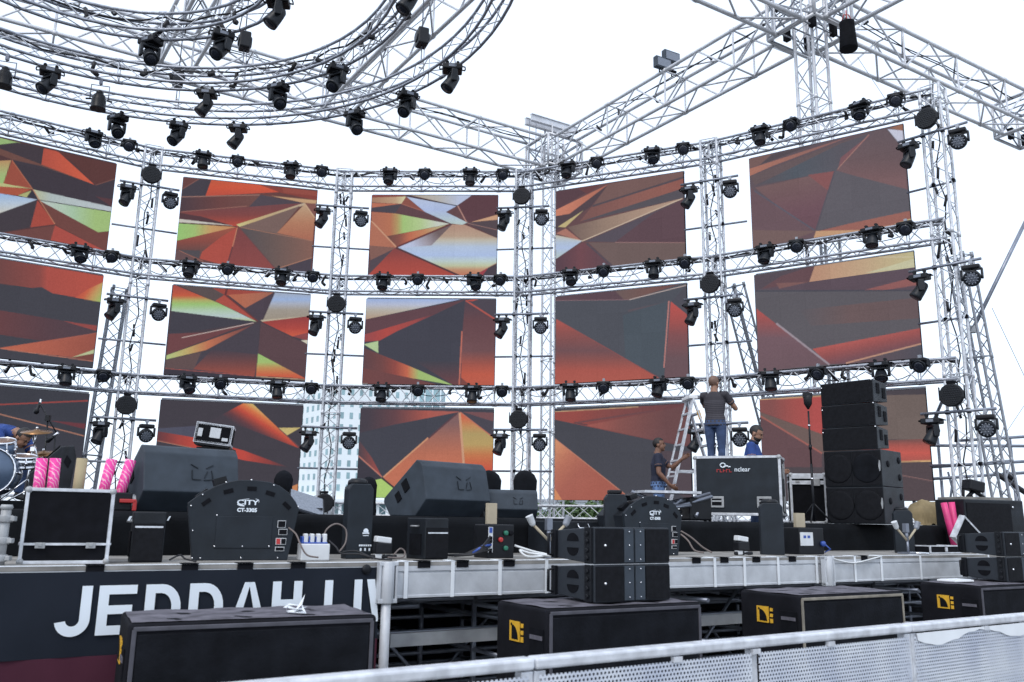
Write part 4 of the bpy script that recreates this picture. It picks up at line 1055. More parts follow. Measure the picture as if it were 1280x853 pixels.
# ---- flight case (hinged lid, aluminium edging)
def flight_case(label,loc,w,h,dp,yaw,lid=.72,group=None,tilt=0,latches=True,panel='black_matte',name='flight_case',corner=.02,wheels=False):
    t=thing(name,label,'case',loc,0,group,rot=(tilt,0,yaw))
    z0=.09 if wheels else 0; H=h-z0
    b=MB(); b.box((0,dp/2,z0+H/2),(w-.012,dp-.012,H-.012)); b.build('panel',panel,t)
    b=MB(); e=corner
    for x in(-w/2+e/2,w/2-e/2):
        for y in(e/2,dp-e/2): b.box((x,y,z0+H/2),(e,e,H))
    for z in(z0+e/2,z0+H-e/2):
        for y in(e/2,dp-e/2): b.box((0,y,z),(w-2*e,e,e))
        for x in(-w/2+e/2,w/2-e/2): b.box((x,dp/2,z),(e,dp-2*e,e))
    b.build('edging','aluminium',t,bevel=.003)
    if lid:
        b=MB(); zl=z0+H*(1-lid)
        b.box((0,-.002,zl),(w-2*e,.012,e*.7)); b.box((w/2+.001,dp/2,zl),(.012,dp-2*e,e*.7)); b.box((-w/2-.001,dp/2,zl),(.012,dp-2*e,e*.7)); b.build('lid_seam','aluminium',t)
        if latches:
            for x in(-w*.28,w*.28):
                b=MB(); b.box((x,-.012,zl-.008),(.055,.012,.035)); b.box((x,-.020,zl-.004),(.022,.01,.02)); b.build('latch','galvanised',t,bevel=.003)
    for x in(-w/2+e*.7,w/2-e*.7):
        for y in(e*.7,dp-e*.7):
            for z in(z0+e*.7,z0+H-e*.7): MB().sphere((x,y,z),e*1.15,8).build('corner_ball','galvanised',t)
    if wheels:
        for x in(-w/2+.12,w/2-.12):
            for y in(.1,dp-.1):
                b=MB(); b.lathe([(.045,-.018),(.045,.018)],c=(x,y,.045),axis=(1,0,0),n=12); b.box((x,y,.08),(.06,.06,.02)); b.build('castor','black_plastic',t)
    return t,w,H,z0
p,w,h=fit(34,147,611,DECK,d=.3,yaw=R(28))
flight_case('black flight case with silver edging standing at the left end of the stage front',p,w,h,.30,R(28),lid=.74)
LCASE=(p,w,h)
q=onD(1,690,.25); t=thing('edge_post','short grey steel post with white clamps at the left end of the stage edge','post',(q.x,q.y,DECK),0)
zt_=onD(3,634,.25).z-DECK
b=MB(); b.tube((0,0,0),(0,0,zt_),.028,14); b.lathe([(.03,-.015),(.036,0),(.03,.015)],c=(0,0,zt_),n=14); b.build('tube','galvanised',t)
for z,r_ in((zt_*.80,.042),(zt_*.42,.04),(zt_*.12,.04)):
    b=MB(); b.lathe([(.029,-.02),(r_,-.02),(r_,.02),(.029,.02)],c=(0,0,z),n=14); b.box((.048,0,z),(.03,.035,.028)); b.build('clamp','galvanised',t,bevel=.004)
q=onD(153,640,1.6); t=thing('tool_box','small black box with a red clamp beside the left flight case on the riser','box',(q.x,q.y,RISER),TH)
b=MB(); b.box((0,.08,.07),(.13,.14,.14)); b.build('box','black_plastic',t,bevel=.01); b=MB(); b.box((.03,-.01,.075),(.12,.03,.03)); b.box((.08,-.01,.04),(.03,.03,.08)); b.build('clamp','red_plastic',t,bevel=.006)
q=onD(166,640,1.75); t=thing('plastic_bag','crumpled pale plastic bag on the riser left of the big floor monitor','bag',(q.x,q.y,RISER),TH)
b=MB(); rd=random.Random(21); b.sphere((0,0,.055),.075,14,sc=(1.1,.8,.85)); b.v=[(x*(1+rd.uniform(-.14,.14)),y*(1+rd.uniform(-.14,.14)),max(0,z*(1+rd.uniform(-.14,.14)))) for x,y,z in b.v]; b.build('bag','white_plastic',t)
# ---- small black side-fill box with white stripe
def small_box(label,p,w,h,dp,yaw,stripe,grp):
    t=thing('small_speaker_box',label,'speaker',p,yaw,grp)
    b=MB(); b.box((0,dp/2,h/2),(w,dp,h)); b.build('cabinet','black_paint',t,bevel=.008)
    b=MB(); b.box((0,-.006,h*.40),(w*.94,.012,h*.74)); b.build('grille','grille',t,bevel=.003)
    b=MB(); b.box((0,-.0135,h*stripe),(w*.86,.004,h*.035)); b.build('name_strip','aluminium',t)
    b=MB(); b.path([(-w*.5-.0,dp*.35,h*.8),(-w*.5-.03,dp*.38,h*.8),(-w*.5-.03,dp*.62,h*.8),(-w*.5,dp*.65,h*.8)],.007,6); b.build('handle','galvanised',t)
    b=MB(); b.box((-w/2-.004,dp*.5,h*.36),(.008,dp*.6,h*.5)); b.lathe([(.0,0),(.05,.004),(.06,.006)],c=(-w/2-.012,dp*.5,h*.36),axis=(1,0,0)); b.build('side_vent','black_matte',t)
p,w,h=fit(168,209,640,DECK,d=.35,yaw=R(26)); small_box('small black speaker box with white strip beside the left flight case',p,w,h,.22,R(26),.70,'small speaker boxes on the stage front')
p,w,h=fit(532,562,648,DECK,d=.35,yaw=R(36)); small_box('small black speaker box with white strip standing in front of the middle floor monitor',p,w,h,.26,R(40),.64,'small speaker boxes on the stage front')
# ---- effect machines with arched back plates
def machine(label,p,w,h,yaw,right):
    t=thing('effect_machine',label,'machine',p,yaw,'arched effect machines on the stage front')
    k=w/940.0; kz=h/635.0
    P=[(195,765),(120,325),(230,240),(350,180),(435,152),(520,134),(650,130),(790,142),(880,172),(960,222),(1030,300),(1060,355),(985,765)]
    pts=[((x-590)*k,(765-y)*kz) for x,y in P]
    b=MB(); b.prism(pts,'y',0,.03); b.build('front_plate','machine_paint',t,bevel=.005)
    b=MB(); pb=[((x-590)*k*.93,max(0,(765-y)*kz*.95)) for x,y in P]; b.prism(pb,'y',.032,.42); b.build('housing','black_paint',t)
    for (x,y,a) in ((270,315,38),(445,225,16),(640,200,0),(800,235,-16),(950,330,-42)):
        b=MB(); M_=Matrix.Rotation(R(a),3,'Y')
        b.box(((x-590)*k,-.001,(765-y)*kz),(80*k,.006,34*kz),rot=Matrix.Rotation(R(-a),3,'Y')); b.build('slot','black_matte',t)
    b=MB()
    b.box(((600-590)*k,-.003,(765-545)*kz),(470*k,.006,250*kz)); b.build('hatch','machine_paint',t,bevel=.003)
    b=MB()
    for x,y in((195,765-15),(260,750),(590,750),(900,750),(150,350),(235,262),(420,160),(630,135),(825,172),(1050,340),(180,540),(365,420),(365,660),(595,660),(820,660)):
        b.sphere(((x-590)*k,-.004,(765-y)*kz+.004),.0065,6)
    b.build('screw','chrome',t)
    for (x,y,sx_,sy_,mt) in ((915,478,70,58,'red_plastic'),(930,540,76,48,'black_matte'),(895,615,42,52,'red_plastic'),(940,615,46,52,'black_matte'),(912,675,78,34,'black_matte')):
        fr=MB(); fr.box(((x-590)*k,-.004,(765-y)*kz),((sx_)*k,.008,(sy_)*kz)); f_=fr.build('socket_frame','white_plastic',t)
        fr=MB(); fr.box(((x-590)*k,-.0095,(765-y)*kz),((sx_-9)*k,.004,(sy_-9)*kz)); fr.build('socket','black_matte' if mt!='red_plastic' or y<500 else mt,f_)
    b=MB()
    textmesh(b,'CITY',58*k,Matrix.Translation(((612-590)*k,-.004,(765-328)*kz))@FRONT,ext=.0015,bold=.0012,sx=1.45)
    # swoosh round the name
    o=[];
    for i in range(19):
        a_=R(200+i*17.5); rx,rz=94*k,27*kz; th=(.5+.5*math.sin(R(i*20)))*9*kz+2*kz
        o.append(((615-590)*k+rx*math.cos(a_),(765-308)*kz+rz*math.sin(a_)+ (rx*math.cos(a_))*.12,th))
    for i in range(18):
        x0,z0_,t0=o[i];x1,z1_,t1=o[i+1]
        if i in (3,4,5,6,7,12,13): continue
        b.prism([(x0,z0_-t0/2),(x1,z1_-t1/2),(x1,z1_+t1/2),(x0,z0_+t0/2)],'y',-.0055,-.0025)
    textmesh(b,'CT-3305',44*k,Matrix.Translation(((612-590)*k,-.004,(765-384)*kz))@FRONT,ext=.0015,bold=.0015,sx=1.05)
    b.build('marking','letter_white',t)
    for sgn in (-1,):
        b=MB(); b.box((-.36*w,.15,h*.80),(.09,.12,.05),rot=Matrix.Rotation(R(-38),3,'Y')); b.box((-.22*w,.15,h*.98),(.09,.12,.05),rot=Matrix.Rotation(R(-18),3,'Y')); b.build('nozzle','black_plastic',t)
    return t
p,w,h=fit(238,379,600,DECK,d=.5,yaw=R(24)); machine('large arched black effect machine marked CT-3305 at the left front of the stage',p,w,h,R(24),False)
ML=(p,w,h)
p,w,h=fit(780,853,620,DECK,d=.55,yaw=R(34)); machine('smaller looking arched black effect machine marked CT-3305 behind the middle line array pair',p,w,h,R(34),True)
# ---- tall black jet columns
def column(label,p,w,h,yaw,cap,emblem=True):
    t=thing('jet_column',label,'machine',p,yaw,'tall black jet columns on the stage front')
    b=MB(); b.prism([(-w/2,0),(w/2,0),(w/2,h*.86),(w*.36,h*.93),(-w*.36,h*.93),(-w/2,h*.86)],'y',0,w*.55); b.build('body','machine_paint',t,bevel=.008)
    b=MB()
    if cap: b.box((0,w*.45,h*.965),(w*.6,w*.6,h*.06)); b.build('nozzle','black_plastic',t,bevel=.01)
    else: b.lathe([(w*.40,h*.92),(w*.38,h*.97),(w*.25,h)],c=(0,w*.45,0),n=14); b.build('nozzle','black_plastic',t)
    if emblem:
        b=MB(); x0=w*.24
        b.lathe([(w*.10,0),(w*.10,.003)],c=(x0,-.001,h*.34),axis=(0,-1,0),n=12); b.box((x0,-.002,h*.315),(w*.26,.004,h*.018)); b.box((x0,-.002,h*.285),(w*.22,.004,h*.008))
        [b.box((x0+(i-2.5)*w*.085,-.002,h*.165),(w*.06,.004,h*.022)) for i in range(6)]
        for i in range(3): b.box((x0+(i-1)*w*.17,-.002,h*.115),(w*.06,.004,h*.035))
        b.build('marking','letter_white',t)
p,w,h=fit(437,469,598,DECK,d=.55,yaw=R(30)); column('tall black jet column with white emblem beside the left effect machine',p,w,h,R(30),False)
p2,w,h=fit(431,449,608,DECK,d=.85,yaw=R(5))
t=thing('speaker_cabinet','narrow black cabinet standing just behind the left jet column','cabinet',p2,R(5)); b=MB(); b.box((0,.10,h/2),(w,.2,h)); b.build('body','black_paint',t,bevel=.012); b=MB(); b.box((0,-.004,h*.5),(w*.85,.012,h*.8)); b.build('grille','grille',t)
p,w,h=fit(756,784,612,DECK,d=.7,yaw=R(2)); column('tall black jet column with white emblem behind the middle line array pair',p,w,h,R(2),True)
p,w,h=fit(949,978,624,DECK,d=.5,yaw=R(-8)); column('plain tall black jet column in front of the big road case',p,w,h,R(-8),False,False)
p,w,h=fit(1116,1140,634,DECK,d=.6,yaw=R(-14)); column('plain tall black jet column in front of the right speaker stack',p,w,h,R(-14),False,False)
# ---- white mains box with plugs
p,w,h=fit(377,413,680,DECK,d=.35,yaw=R(24))
t=thing('mains_box','white mains box with blue and white plugs beside the left effect machine','power box',p,R(24))
b=MB(); b.box((0,.08,h/2),(w,.16,h)); b.build('box','white_plastic',t,bevel=.008)
b=MB(); rd=random.Random(2)
for i in range(4): x=-w*.33+i*w*.22; b.box((x,.05,h+.035),(w*.15,.06,.07))
b.build('plug','white_plastic',t,bevel=.008)
b=MB()
for i in range(4): x=-w*.4+i*w*.24; b.box((x,.07,h+.025),(w*.13,.09,.05))
b.box((0,.06,h+.005),(w*.85,.1,.012)); b.build('socket','blue_plastic',t,bevel=.006)
def cable(label,pts,r,m='cable_black',grp='loose cables on the stage'):
    P=[Vector(q) for q in pts]; o=P[0]; sm=[]
    for i in range(len(P)-1):
        a=P[max(i-1,0)];b_=P[i];c=P[i+1];d=P[min(i+2,len(P)-1)]
        for k in range(6):
            u=k/6; sm.append(.5*((2*b_)+(-a+c)*u+(2*a-5*b_+4*c-d)*u*u+(-a+3*b_-3*c+d)*u**3))
    sm.append(P[-1]); t=thing('cable',label,'cable',o,0,grp); b=MB(); b.path([q-o for q in sm],r,6); b.build('lead',m,t)
def Cc(px,py,d): return onD(px,py,d)
cable('grey brown lead looping from the mains box up and over to the right',[Cc(404,683,.4),Cc(407,664,.4),Cc(420,655,.42),Cc(432,662,.42),Cc(432,678,.4),Cc(424,690,.38)],.006,'cable_grey')
cable('grey brown lead drooping from the left effect machine sockets to the mains box',[Cc(361,660,.44),Cc(370,668,.36),Cc(376,682,.28),Cc(384,694,.26),Cc(398,697,.25)],.006,'cable_grey')
cable('dark lead running from the mains box plugs to the deck',[Cc(411,676,.38),Cc(420,684,.33),Cc(427,692,.3),Cc(450,693,.25),Cc(466,698,.16)],.007)
cable('thin dark lead sagging over the deck edge beside the left jet column',[Cc(428,690,.3),Cc(445,689,.28),Cc(460,695,.2),Cc(473,699,.1),Cc(490,700,.08)],.006)
cable('grey lead looped on the deck beside the plug stack',[Cc(492,694,.3),Cc(500,686,.34),Cc(506,690,.34),Cc(503,697,.26),Cc(485,697,.2)],.006,'cable_grey')
cable('brown lead trailing right from the second effect machine',[Cc(851,668,.5),Cc(860,676,.42),Cc(868,688,.35),Cc(880,691,.3)],.008,'cable_grey')
cable('second brown lead trailing farther right from the second effect machine',[Cc(851,664,.5),Cc(864,672,.45),Cc(878,684,.4),Cc(890,691,.35)],.008,'cable_grey')
cable('white lead coiled on the deck beside the distribution box',[Cc(643,682,.45),Cc(655,686,.4),Cc(668,690,.36),Cc(684,694,.3),Cc(660,696,.25),Cc(650,688,.35),Cc(664,692,.3),Cc(690,695,.25)],.010,'cable_white')
cable('white lead hanging in a shallow loop along the right deck edge',[SD(local_s(1036),-.02,DECK-.01),SD(local_s(1062),-.03,DECK-.06),SD(local_s(1090),-.02,DECK-.02),SD(local_s(1101),-.01,DECK)],.008,'cable_white')
cable('dark lead lying along the riser foot behind the left jet column',[Cc(212,700,.3),Cc(225,694,.4),Cc(232,699,.3),Cc(245,702,.2)],.006)
def plugstack(label,p,s):
    t=thing('plug_stack',label,'connector',p,TH,'stacked connectors on the deck'); b=MB()
    b.box((0,.05,.16*s),(.14*s,.07*s,.05*s),rot=Matrix.Rotation(.12,3,'Y')); b.box((-.04*s,.05,.03*s),(.06*s,.06*s,.05*s)); b.box((.04*s,.05,.02*s),(.06*s,.06*s,.04*s)); b.build('white_plug','white_plastic',t,bevel=.008)
    b=MB(); b.box((0,.05,.09*s),(.15*s,.08*s,.09*s)); b.tube((-.1*s,.05,.02),(.12*s,.02,.02),.02*s); b.build('black_socket','black_plastic',t,bevel=.01)
p,w,h=fit(470,494,672,DECK,d=.4); plugstack('white and black connector stack right of the left jet column',p,.9)
p,w,h=fit(921,941,672,DECK,d=.45); plugstack('white and black connector stack left of the plain jet column',p,1.0)
# ---- distribution boxes with a tan plank on top
def distro(label,p,w,h,yaw,col):
    t=thing('distribution_box',label,'power box',p,yaw,'power distribution boxes on the stage front')
    b=MB(); b.box((0,.12,h/2),(w,.24,h)); b.build('box','black_plastic',t,bevel=.008)
    if col:
        b=MB(); b.box((-w*.40,-.003,h*.55),(w*.16,.006,h*.75)); b.box((-w*.40,-.006,h*.83),(w*.11,.006,h*.16),1); b.box((-w*.40,-.006,h*.55),(w*.11,.006,h*.2),2); b.box((-w*.40,-.006,h*.22),(w*.11,.006,h*.14),2); b.build('meter_strip',['white_plastic','blue_plastic','black_matte'],t)
        for (x,z,mt) in ((.12,.75,'green_plastic'),(.12,.30,'green_plastic'),(-.02,.55,'red_plastic'),(.26,.75,'black_matte')):
            b=MB(); b.lathe([(.021,0),(.019,.02),(.012,.022),(0,.022)],c=(x*w*1.4,0,h*z),axis=(0,-1,0),n=12); b.build('socket',mt,t)
        b=MB(); rd=random.Random(4)
        for i in range(5): b.path([(-w*.45,-.02,h*(.25+.1*i)),(-w*.8,-.06,h*.22+.01*i),(-w*1.2,-.05+.03*i,.03),(-w*1.7,.05*i,.02)],.009,5)
        b.build('lead','cable_black',t)
        b=MB(); b.path([(-w*.42,-.02,h*.4),(-w*.75,-.05,h*.38),(-w*1.1,-.03,h*.15)],.012,5); b.build('blue_lead','blue_plastic',t)
    else:
        b=MB(); b.box((-w*.2,-.003,h*.58),(w*.5,.006,h*.5)); b.box((-w*.28,-.0065,h*.66),(w*.1,.004,h*.1),1); b.box((-w*.12,-.0065,h*.66),(w*.1,.004,h*.1),1); b.build('label_plate',['white_plastic','blue_plastic'],t)
        b=MB(); b.lathe([(.03,0),(.028,.03),(0,.03)],c=(w*.42,0,h*.4),axis=(0,-1,0),n=12); b.path([(w*.45,-.02,h*.4),(w*.6,-.05,h*.2),(w*.5,.0,.02)],.008,5); b.build('socket','blue_plastic',t)
    pl=thing('plank',label.split(' with ')[0].replace('power distribution box','')+' power box: short tan plank standing on top','plank',p+EV*(-w*.15)+NV*.1+Vector((0,0,h+.003)),yaw,'short tan planks on the power boxes')
    pl['label']='short tan plank standing on the '+('socket covered box in front of the small monitor' if col else 'box with a white label near the road case')
    b=MB(); b.box((0,0,.085 if col else .075),(w*.36,.04,.17 if col else .15)); b.build('board','wood',pl,bevel=.003)
p,w,h=fit(610,643,656,DECK,d=.42,yaw=R(30)); distro('black power distribution box with coloured sockets in front of the small monitor',p,w,h,R(30),True)
p,w,h=fit(998,1029,660,DECK,d=.5,yaw=R(30)); distro('black power distribution box with white label right of the plain jet column',p,w,h,R(30),False)
# ---- black storage case with handle behind, between
p,w,h=fit(690,758,652,DECK,d=.95)
t=thing('storage_case','low black storage case with metal handle behind the forked lamp stand','case',p,TH); b=MB(); b.box((0,.2,h/2),(w,.4,h)); b.build('box','black_paint',t,bevel=.01); b=MB(); b.path([(-.02,0,h*.93),(-.02,-.03,h*.80),(.10,-.03,h*.80),(.10,0,h*.93)],.008); b.build('handle','chrome',t)
# ---- forked lamp stands
def fork(label,p,h,yaw,lamps):
    t=thing('lamp_stand',label,'stand',p,yaw,'forked lamp stands on the stage front')
    b=MB(); b.tube((0,.05,0),(0,.05,h*.42),.014); b.box((0,.05,.012),(.16,.16,.02)); b.build('post','steel_pipe',t)
    for sx_ in(-1,1):
        b=MB(); b.tube((0,.05,h*.40),(sx_*.155,.05,h*.79),.012,8); b.build('arm','wood',t)
        b=MB(); d=Vector((sx_*.45,0,.9)).normalized(); b.lathe([(.018,0),(.028,.02),(.032,.085),(.035,.09)],c=(sx_*.15,.05,h*.76),axis=d,n=12); hd=b.build('lamp',lamps[0 if sx_<0 else 1],t)
    b=MB(); b.tube((0,.05,h*.4),(0,.06,h*.72),.018,8); b.box((0,.06,h*.80),(.05,.05,.1)); b.build('spigot','steel_pipe',t)
    b=MB(); b.path([(0,.03,.02),(.06,-.05,.012),(.15,-.09,.012),(.2,-.06,.012)],.012); b.build('clamp','chrome',t)
p,w,h=fit(668,712,645,DECK,d=.35); fork('forked stand with two small lamps left of the middle line array pair',p,h,R(25),['white_plastic','aluminium_dark'])
p,w,h=fit(1118,1156,652,DECK,d=.3); fork('forked stand with two small lamps near the right end of the deck',p,h,R(25),['white_plastic','aluminium_dark'])
# ---- confetti tubes
def tube_(label,base,ln,r,lean,m,grp):
    t=thing('confetti_tube',label,'tube',base,0,grp,rot=(lean[1],lean[0],random.uniform(0,6)*0+.3))
    b=MB(); b.lathe([(r,0),(r,ln),(r*.86,ln),(r*.86,ln-.03),(0,ln-.03)],n=20); b.build('tube',m,t)
    b=MB(); b.lathe([(r*1.03,.0),(r*1.03,.02),(r*.5,.021),(0,.021)],n=20); b.build('end_cap','white_plastic' if m=='pink_swirl' else 'card_tube',t)
tz=RISER
for i,(px,ln_,le,m) in enumerate([(48,0,0,'pink_swirl'),(66,0,-.02,'pink_swirl'),(97,0,.02,'card_tube'),(126,0,.14,'pink_swirl'),(146,0,.2,'pink_swirl')]):
    q=onD(px,612,1.72); top=onD(px,573,1.72).z
    tube_(['pink swirl patterned confetti tube, leftmost behind the left flight case','pink swirl patterned confetti tube next to the tan tube','plain tan cardboard tube behind the left flight case','pink swirl confetti tube leaning right, in front of the leftmost tower','pink swirl confetti tube leaning farthest right behind the left flight case'][i],
      (q.x,q.y,tz),top-tz,.040,(le,0),m,'confetti tubes behind the left flight case')
for i,(px,le) in enumerate([(1193,-.20),(1197,-.08),(1202,.04),(1206,.17)]):
    q=onD(px,672,1.2); q2=onD(px,628,1.2)
    tube_(['pink confetti tube leaning left, first of the right bundle','pink confetti tube leaning slightly left, second of the right bundle','upright pink confetti tube, third of the right bundle','pink confetti tube leaning right in the right bundle beside the speaker'][i],(q.x,q.y,DECK),q2.z-DECK,.042,(le*1.0,0),'pink_plain','confetti tubes at the right of the stage')
# ---- open small case at right
p,w,h=fit(1162,1200,676,DECK,d=.35)
t=thing('open_case','small open aluminium edged case with raised lid at the right end of the stage','case',p,TH)
b=MB(); b.box((0,.15,.045),(w,.3,.085)); b.build('tray','black_matte',t)
b=MB()
for z in(.01,.09): b.box((0,-.003,z),(w+.01,.012,.014)); b.box((w/2,.15,z),(.012,.3,.014)); b.box((-w/2,.15,z),(.012,.3,.014))
for x in(-w/2,w/2): b.box((x,-.003,.05),(.016,.016,.09))
b.box((0,-.01,.05),(.04,.012,.05)); b.build('edging','aluminium',t)
lid=MB(); lw=w*.85; lid.box((0,0,.15),(lw,.06,.30)); lo=lid.build('lid','black_matte',t); lo.location=(w*1.12,.18,.05); lo.rotation_euler=(R(8),R(33),0)
b=MB()
for x in(-lw/2,lw/2): b.box((x,0,.15),(.020,.075,.32))
for z in(0,.30): b.box((0,0,z),(lw,.075,.020))
e_=b.build('lid_edging','aluminium',lo)
# ---- big speaker at right end
p,w,h=fit(1208,1276,625,DECK,d=.95,yaw=R(24))
t=thing('stage_speaker','big plain black speaker cabinet at the right end of the stage','speaker',p,R(20))
b=MB(); b.prism([(-w*.5,0),(w*.5,0),(w*.5,h),(-w*.5,h)],'y',0,.5); b.build('cabinet','black_paint',t,bevel=.015)
b=MB(); b.box((-w*.10,-.006,h*.48),(w*.74,.012,h*.9)); b.build('grille','grille',t,bevel=.004)
b=MB(); b.lathe([(.02,0),(.012,.012),(0,.012)],c=(w*.3,-.01,h*.86),axis=(0,-1,0),n=10); b.build('badge','chrome',t)
# ---- tan cover heap
q=onY(1161,650,12.9); c0=Vector((q.x,q.y,RISER))
t=thing('tan_cover','crumpled tan cloth cover heaped beside the right speaker stack','cloth',c0,TH); b=MB(); N=22; vs=[];fs=[]; rd=random.Random(9)
for j in range(N+1):
    for i in range(N+1):
        x=(i/N-.5)*.84; y=(j/N-.5)*.5; r2=(x/.43)**2+(y/.26)**2; z=.35*max(0,1-r2)**.45*(1-.35*x)+.02*math.sin(x*27+y*12)+.012*math.sin(y*33-x*14)
        vs.append((x,y,max(.003,z)))
for j in range(N):
    for i in range(N): fs.append((j*(N+1)+i,j*(N+1)+i+1,(j+1)*(N+1)+i+1,(j+1)*(N+1)+i))
b.add(vs,fs,0,True); b.build('cloth','tan_cloth',t)

# ================================================================== WEDGES AND STAGE SPEAKERS
def wedge(label,p,w,h,yaw,grp='floor monitors on the riser',M_='wedge_paint',sc=1):
    t=thing('floor_monitor',label,'speaker',p,yaw,grp)
    k=h/.50
    prof=[(.15,0),(.02,.13),(.0,.15),(.07,.44),(.12,.49),(.16,.50),(.62,.16),(.62,.12),(.52,0)]
    pf=[(a*k,z*k) for a,z in prof]
    b=MB(); b.prism(pf,'x',-w/2,w/2); b.build('cabinet',M_,t,bevel=.010)
    # pressed emblem in the back panel
    b=MB(); c=Vector((w*.10,.036*k-.004,.295*k)); sl=math.atan2(.07,.29)
    Rm=Matrix.Rotation(-sl,3,'X'); e=.10*k
    def bx(x,z,dx,dz,a=0): b.box(c+Rm@Vector((x,0,z)),(dx,.010,dz),rot=Rm@Matrix.Rotation(a,3,'Y'))
    bx(-.30*e*2,.55*e,.62*e,.07*e,.5); bx(.30*e*2,.55*e,.62*e,.07*e,-.5)
    bx(-.78*e,-.1*e,.06*e,.7*e); bx(-.45*e,-.5*e,.66*e,.06*e); bx(.45*e,-.5*e,.66*e,.06*e,-.1); bx(.80*e,-.1*e,.06*e,.7*e,-.15); bx(.3*e,-.1*e,.06*e,.6*e,.4)
    b.build('emblem','machine_paint',t)
    for (a,z,s_) in ((.30,.27,.085),(.40,.17,.07)):
        b=MB(); b.box((-w/2-.001,a*k,z*k),(.012,s_*k,s_*1.25*k),rot=Matrix.Rotation(R(-35),3,'X')); b.build('handle_recess','black_matte',t)
    b=MB(); ang=math.atan2(-.34,.46)
    b.box((0,.395*k,.338*k),(w*.9,.50*k,.012),rot=Matrix.Rotation(ang,3,'X')); b.build('grille','grille',t)
p,w,h=fit(186,306,558,RISER,d=1.62,yaw=R(40)); wedge('big grey black floor monitor at the left of the stage, seen from behind',p,w,h,R(40))
WL=p
p,w,h=fit(540,612,577,RISER,d=1.62,yaw=R(45)); wedge('big grey black floor monitor in the middle of the stage, seen from behind',p,w*1.12,h,R(45))
p,w,h=fit(611,673,612,RISER,d=1.7,yaw=R(12)); wedge('small grey black floor monitor right of the middle one',p,w,h,R(10))
p,w,h=fit(46,102,556,RISER,d=2.3,yaw=R(28))
t=thing('drum_monitor','black sloping drum monitor speaker standing behind the pink tubes','speaker',(p.x,p.y,RISER),R(28)); t.scale=(w/.86,h/.74,h/.74)
b=MB(); b.prism([(-.45,0),(.28,0),(.36,.62),(.30,.74),(.04,.72),(-.50,.40)],'y',0,.7); b.build('cabinet','black_paint',t,bevel=.012)
b=MB(); b.box((.20,-.003,.55),(.12,.01,.1),rot=Matrix.Rotation(R(35),3,'Y')); b.build('handle_recess','black_matte',t)
b=MB(); b.box((-.24,.35,.575),(.62,.6,.012),rot=Matrix.Rotation(R(-31),3,'Y')); b.build('grille','grille',t)
p,w,h=fit(368,401,617,RISER,d=2.1,yaw=R(25))
t=thing('screen_monitor','flat dark prompter screen lying tilted behind the left effect machine','screen',p,R(15)); 
b=MB(); b.box((0,.15,.10),(w*1.3,.34,.03),rot=Matrix.Rotation(R(28),3,'X')@Matrix.Rotation(R(18),3,'Y')); b.build('panel','glass_lens',t); b=MB(); b.box((0,.16,.085),(w*1.42,.4,.03),rot=Matrix.Rotation(R(28),3,'X')@Matrix.Rotation(R(18),3,'Y')); b.box((0,.2,.03),(.3,.2,.06)); b.build('bezel','black_plastic',t)
# moving lamps under round-topped black rain covers
def covered(label,p,w,h,yaw):
    t=thing('covered_lamp',label,'covered light',p,yaw,'lamps under black rain covers on the riser')
    b=MB(); H=h; sec=[(0,.50,.5),(.10*H,.52,.5),(.35*H,.44,.42),(.55*H,.46,.44),(.78*H,.48,.44),(.90*H,.38,.36),(.97*H,.22,.22),(H,.05,.05)]; n=16; vs=[];fs=[]
    for z,a,c in sec:
        for k in range(n):
            u=2*math.pi*k/n; q=abs(math.cos(u))**.6*(1 if math.cos(u)>=0 else -1); r=abs(math.sin(u))**.6*(1 if math.sin(u)>=0 else -1)
            f=1+.05*math.sin(5*u+z*9); vs.append((w*a*q*f,w*c*r*f,z))
    for m_ in range(len(sec)-1):
        for k in range(n): fs.append((m_*n+k,m_*n+(k+1)%n,(m_+1)*n+(k+1)%n,(m_+1)*n+k))
    b.add(vs,fs,0,True); b.build('rain_cover','cover_cloth',t)
    b=MB(); b.lathe([(w*.49,.12*H),(w*.50,.13*H),(w*.49,.14*H)],n=16); b.build('draw_cord','cable_black',t)
for lab,px,hw,ytop,d,yaw in (('lamp under a round topped black cover behind the left effect machine',355,12,588,2.5,20),('lamp under a round topped black cover behind the left jet column',461,11,596,2.6,15),('lamp under a round topped black cover peeking out left of the middle floor monitor',533,14,597,2.7,30),('lamp under a round topped black cover just right of the middle floor monitor',611,15,588,2.5,20),('lamp under a round topped black cover behind the small floor monitor',656,15,588,2.4,10)):
    p,w,h=fit(px-hw,px+hw,ytop,RISER,d=d,yaw=0); covered(lab,p,w,h,R(yaw))
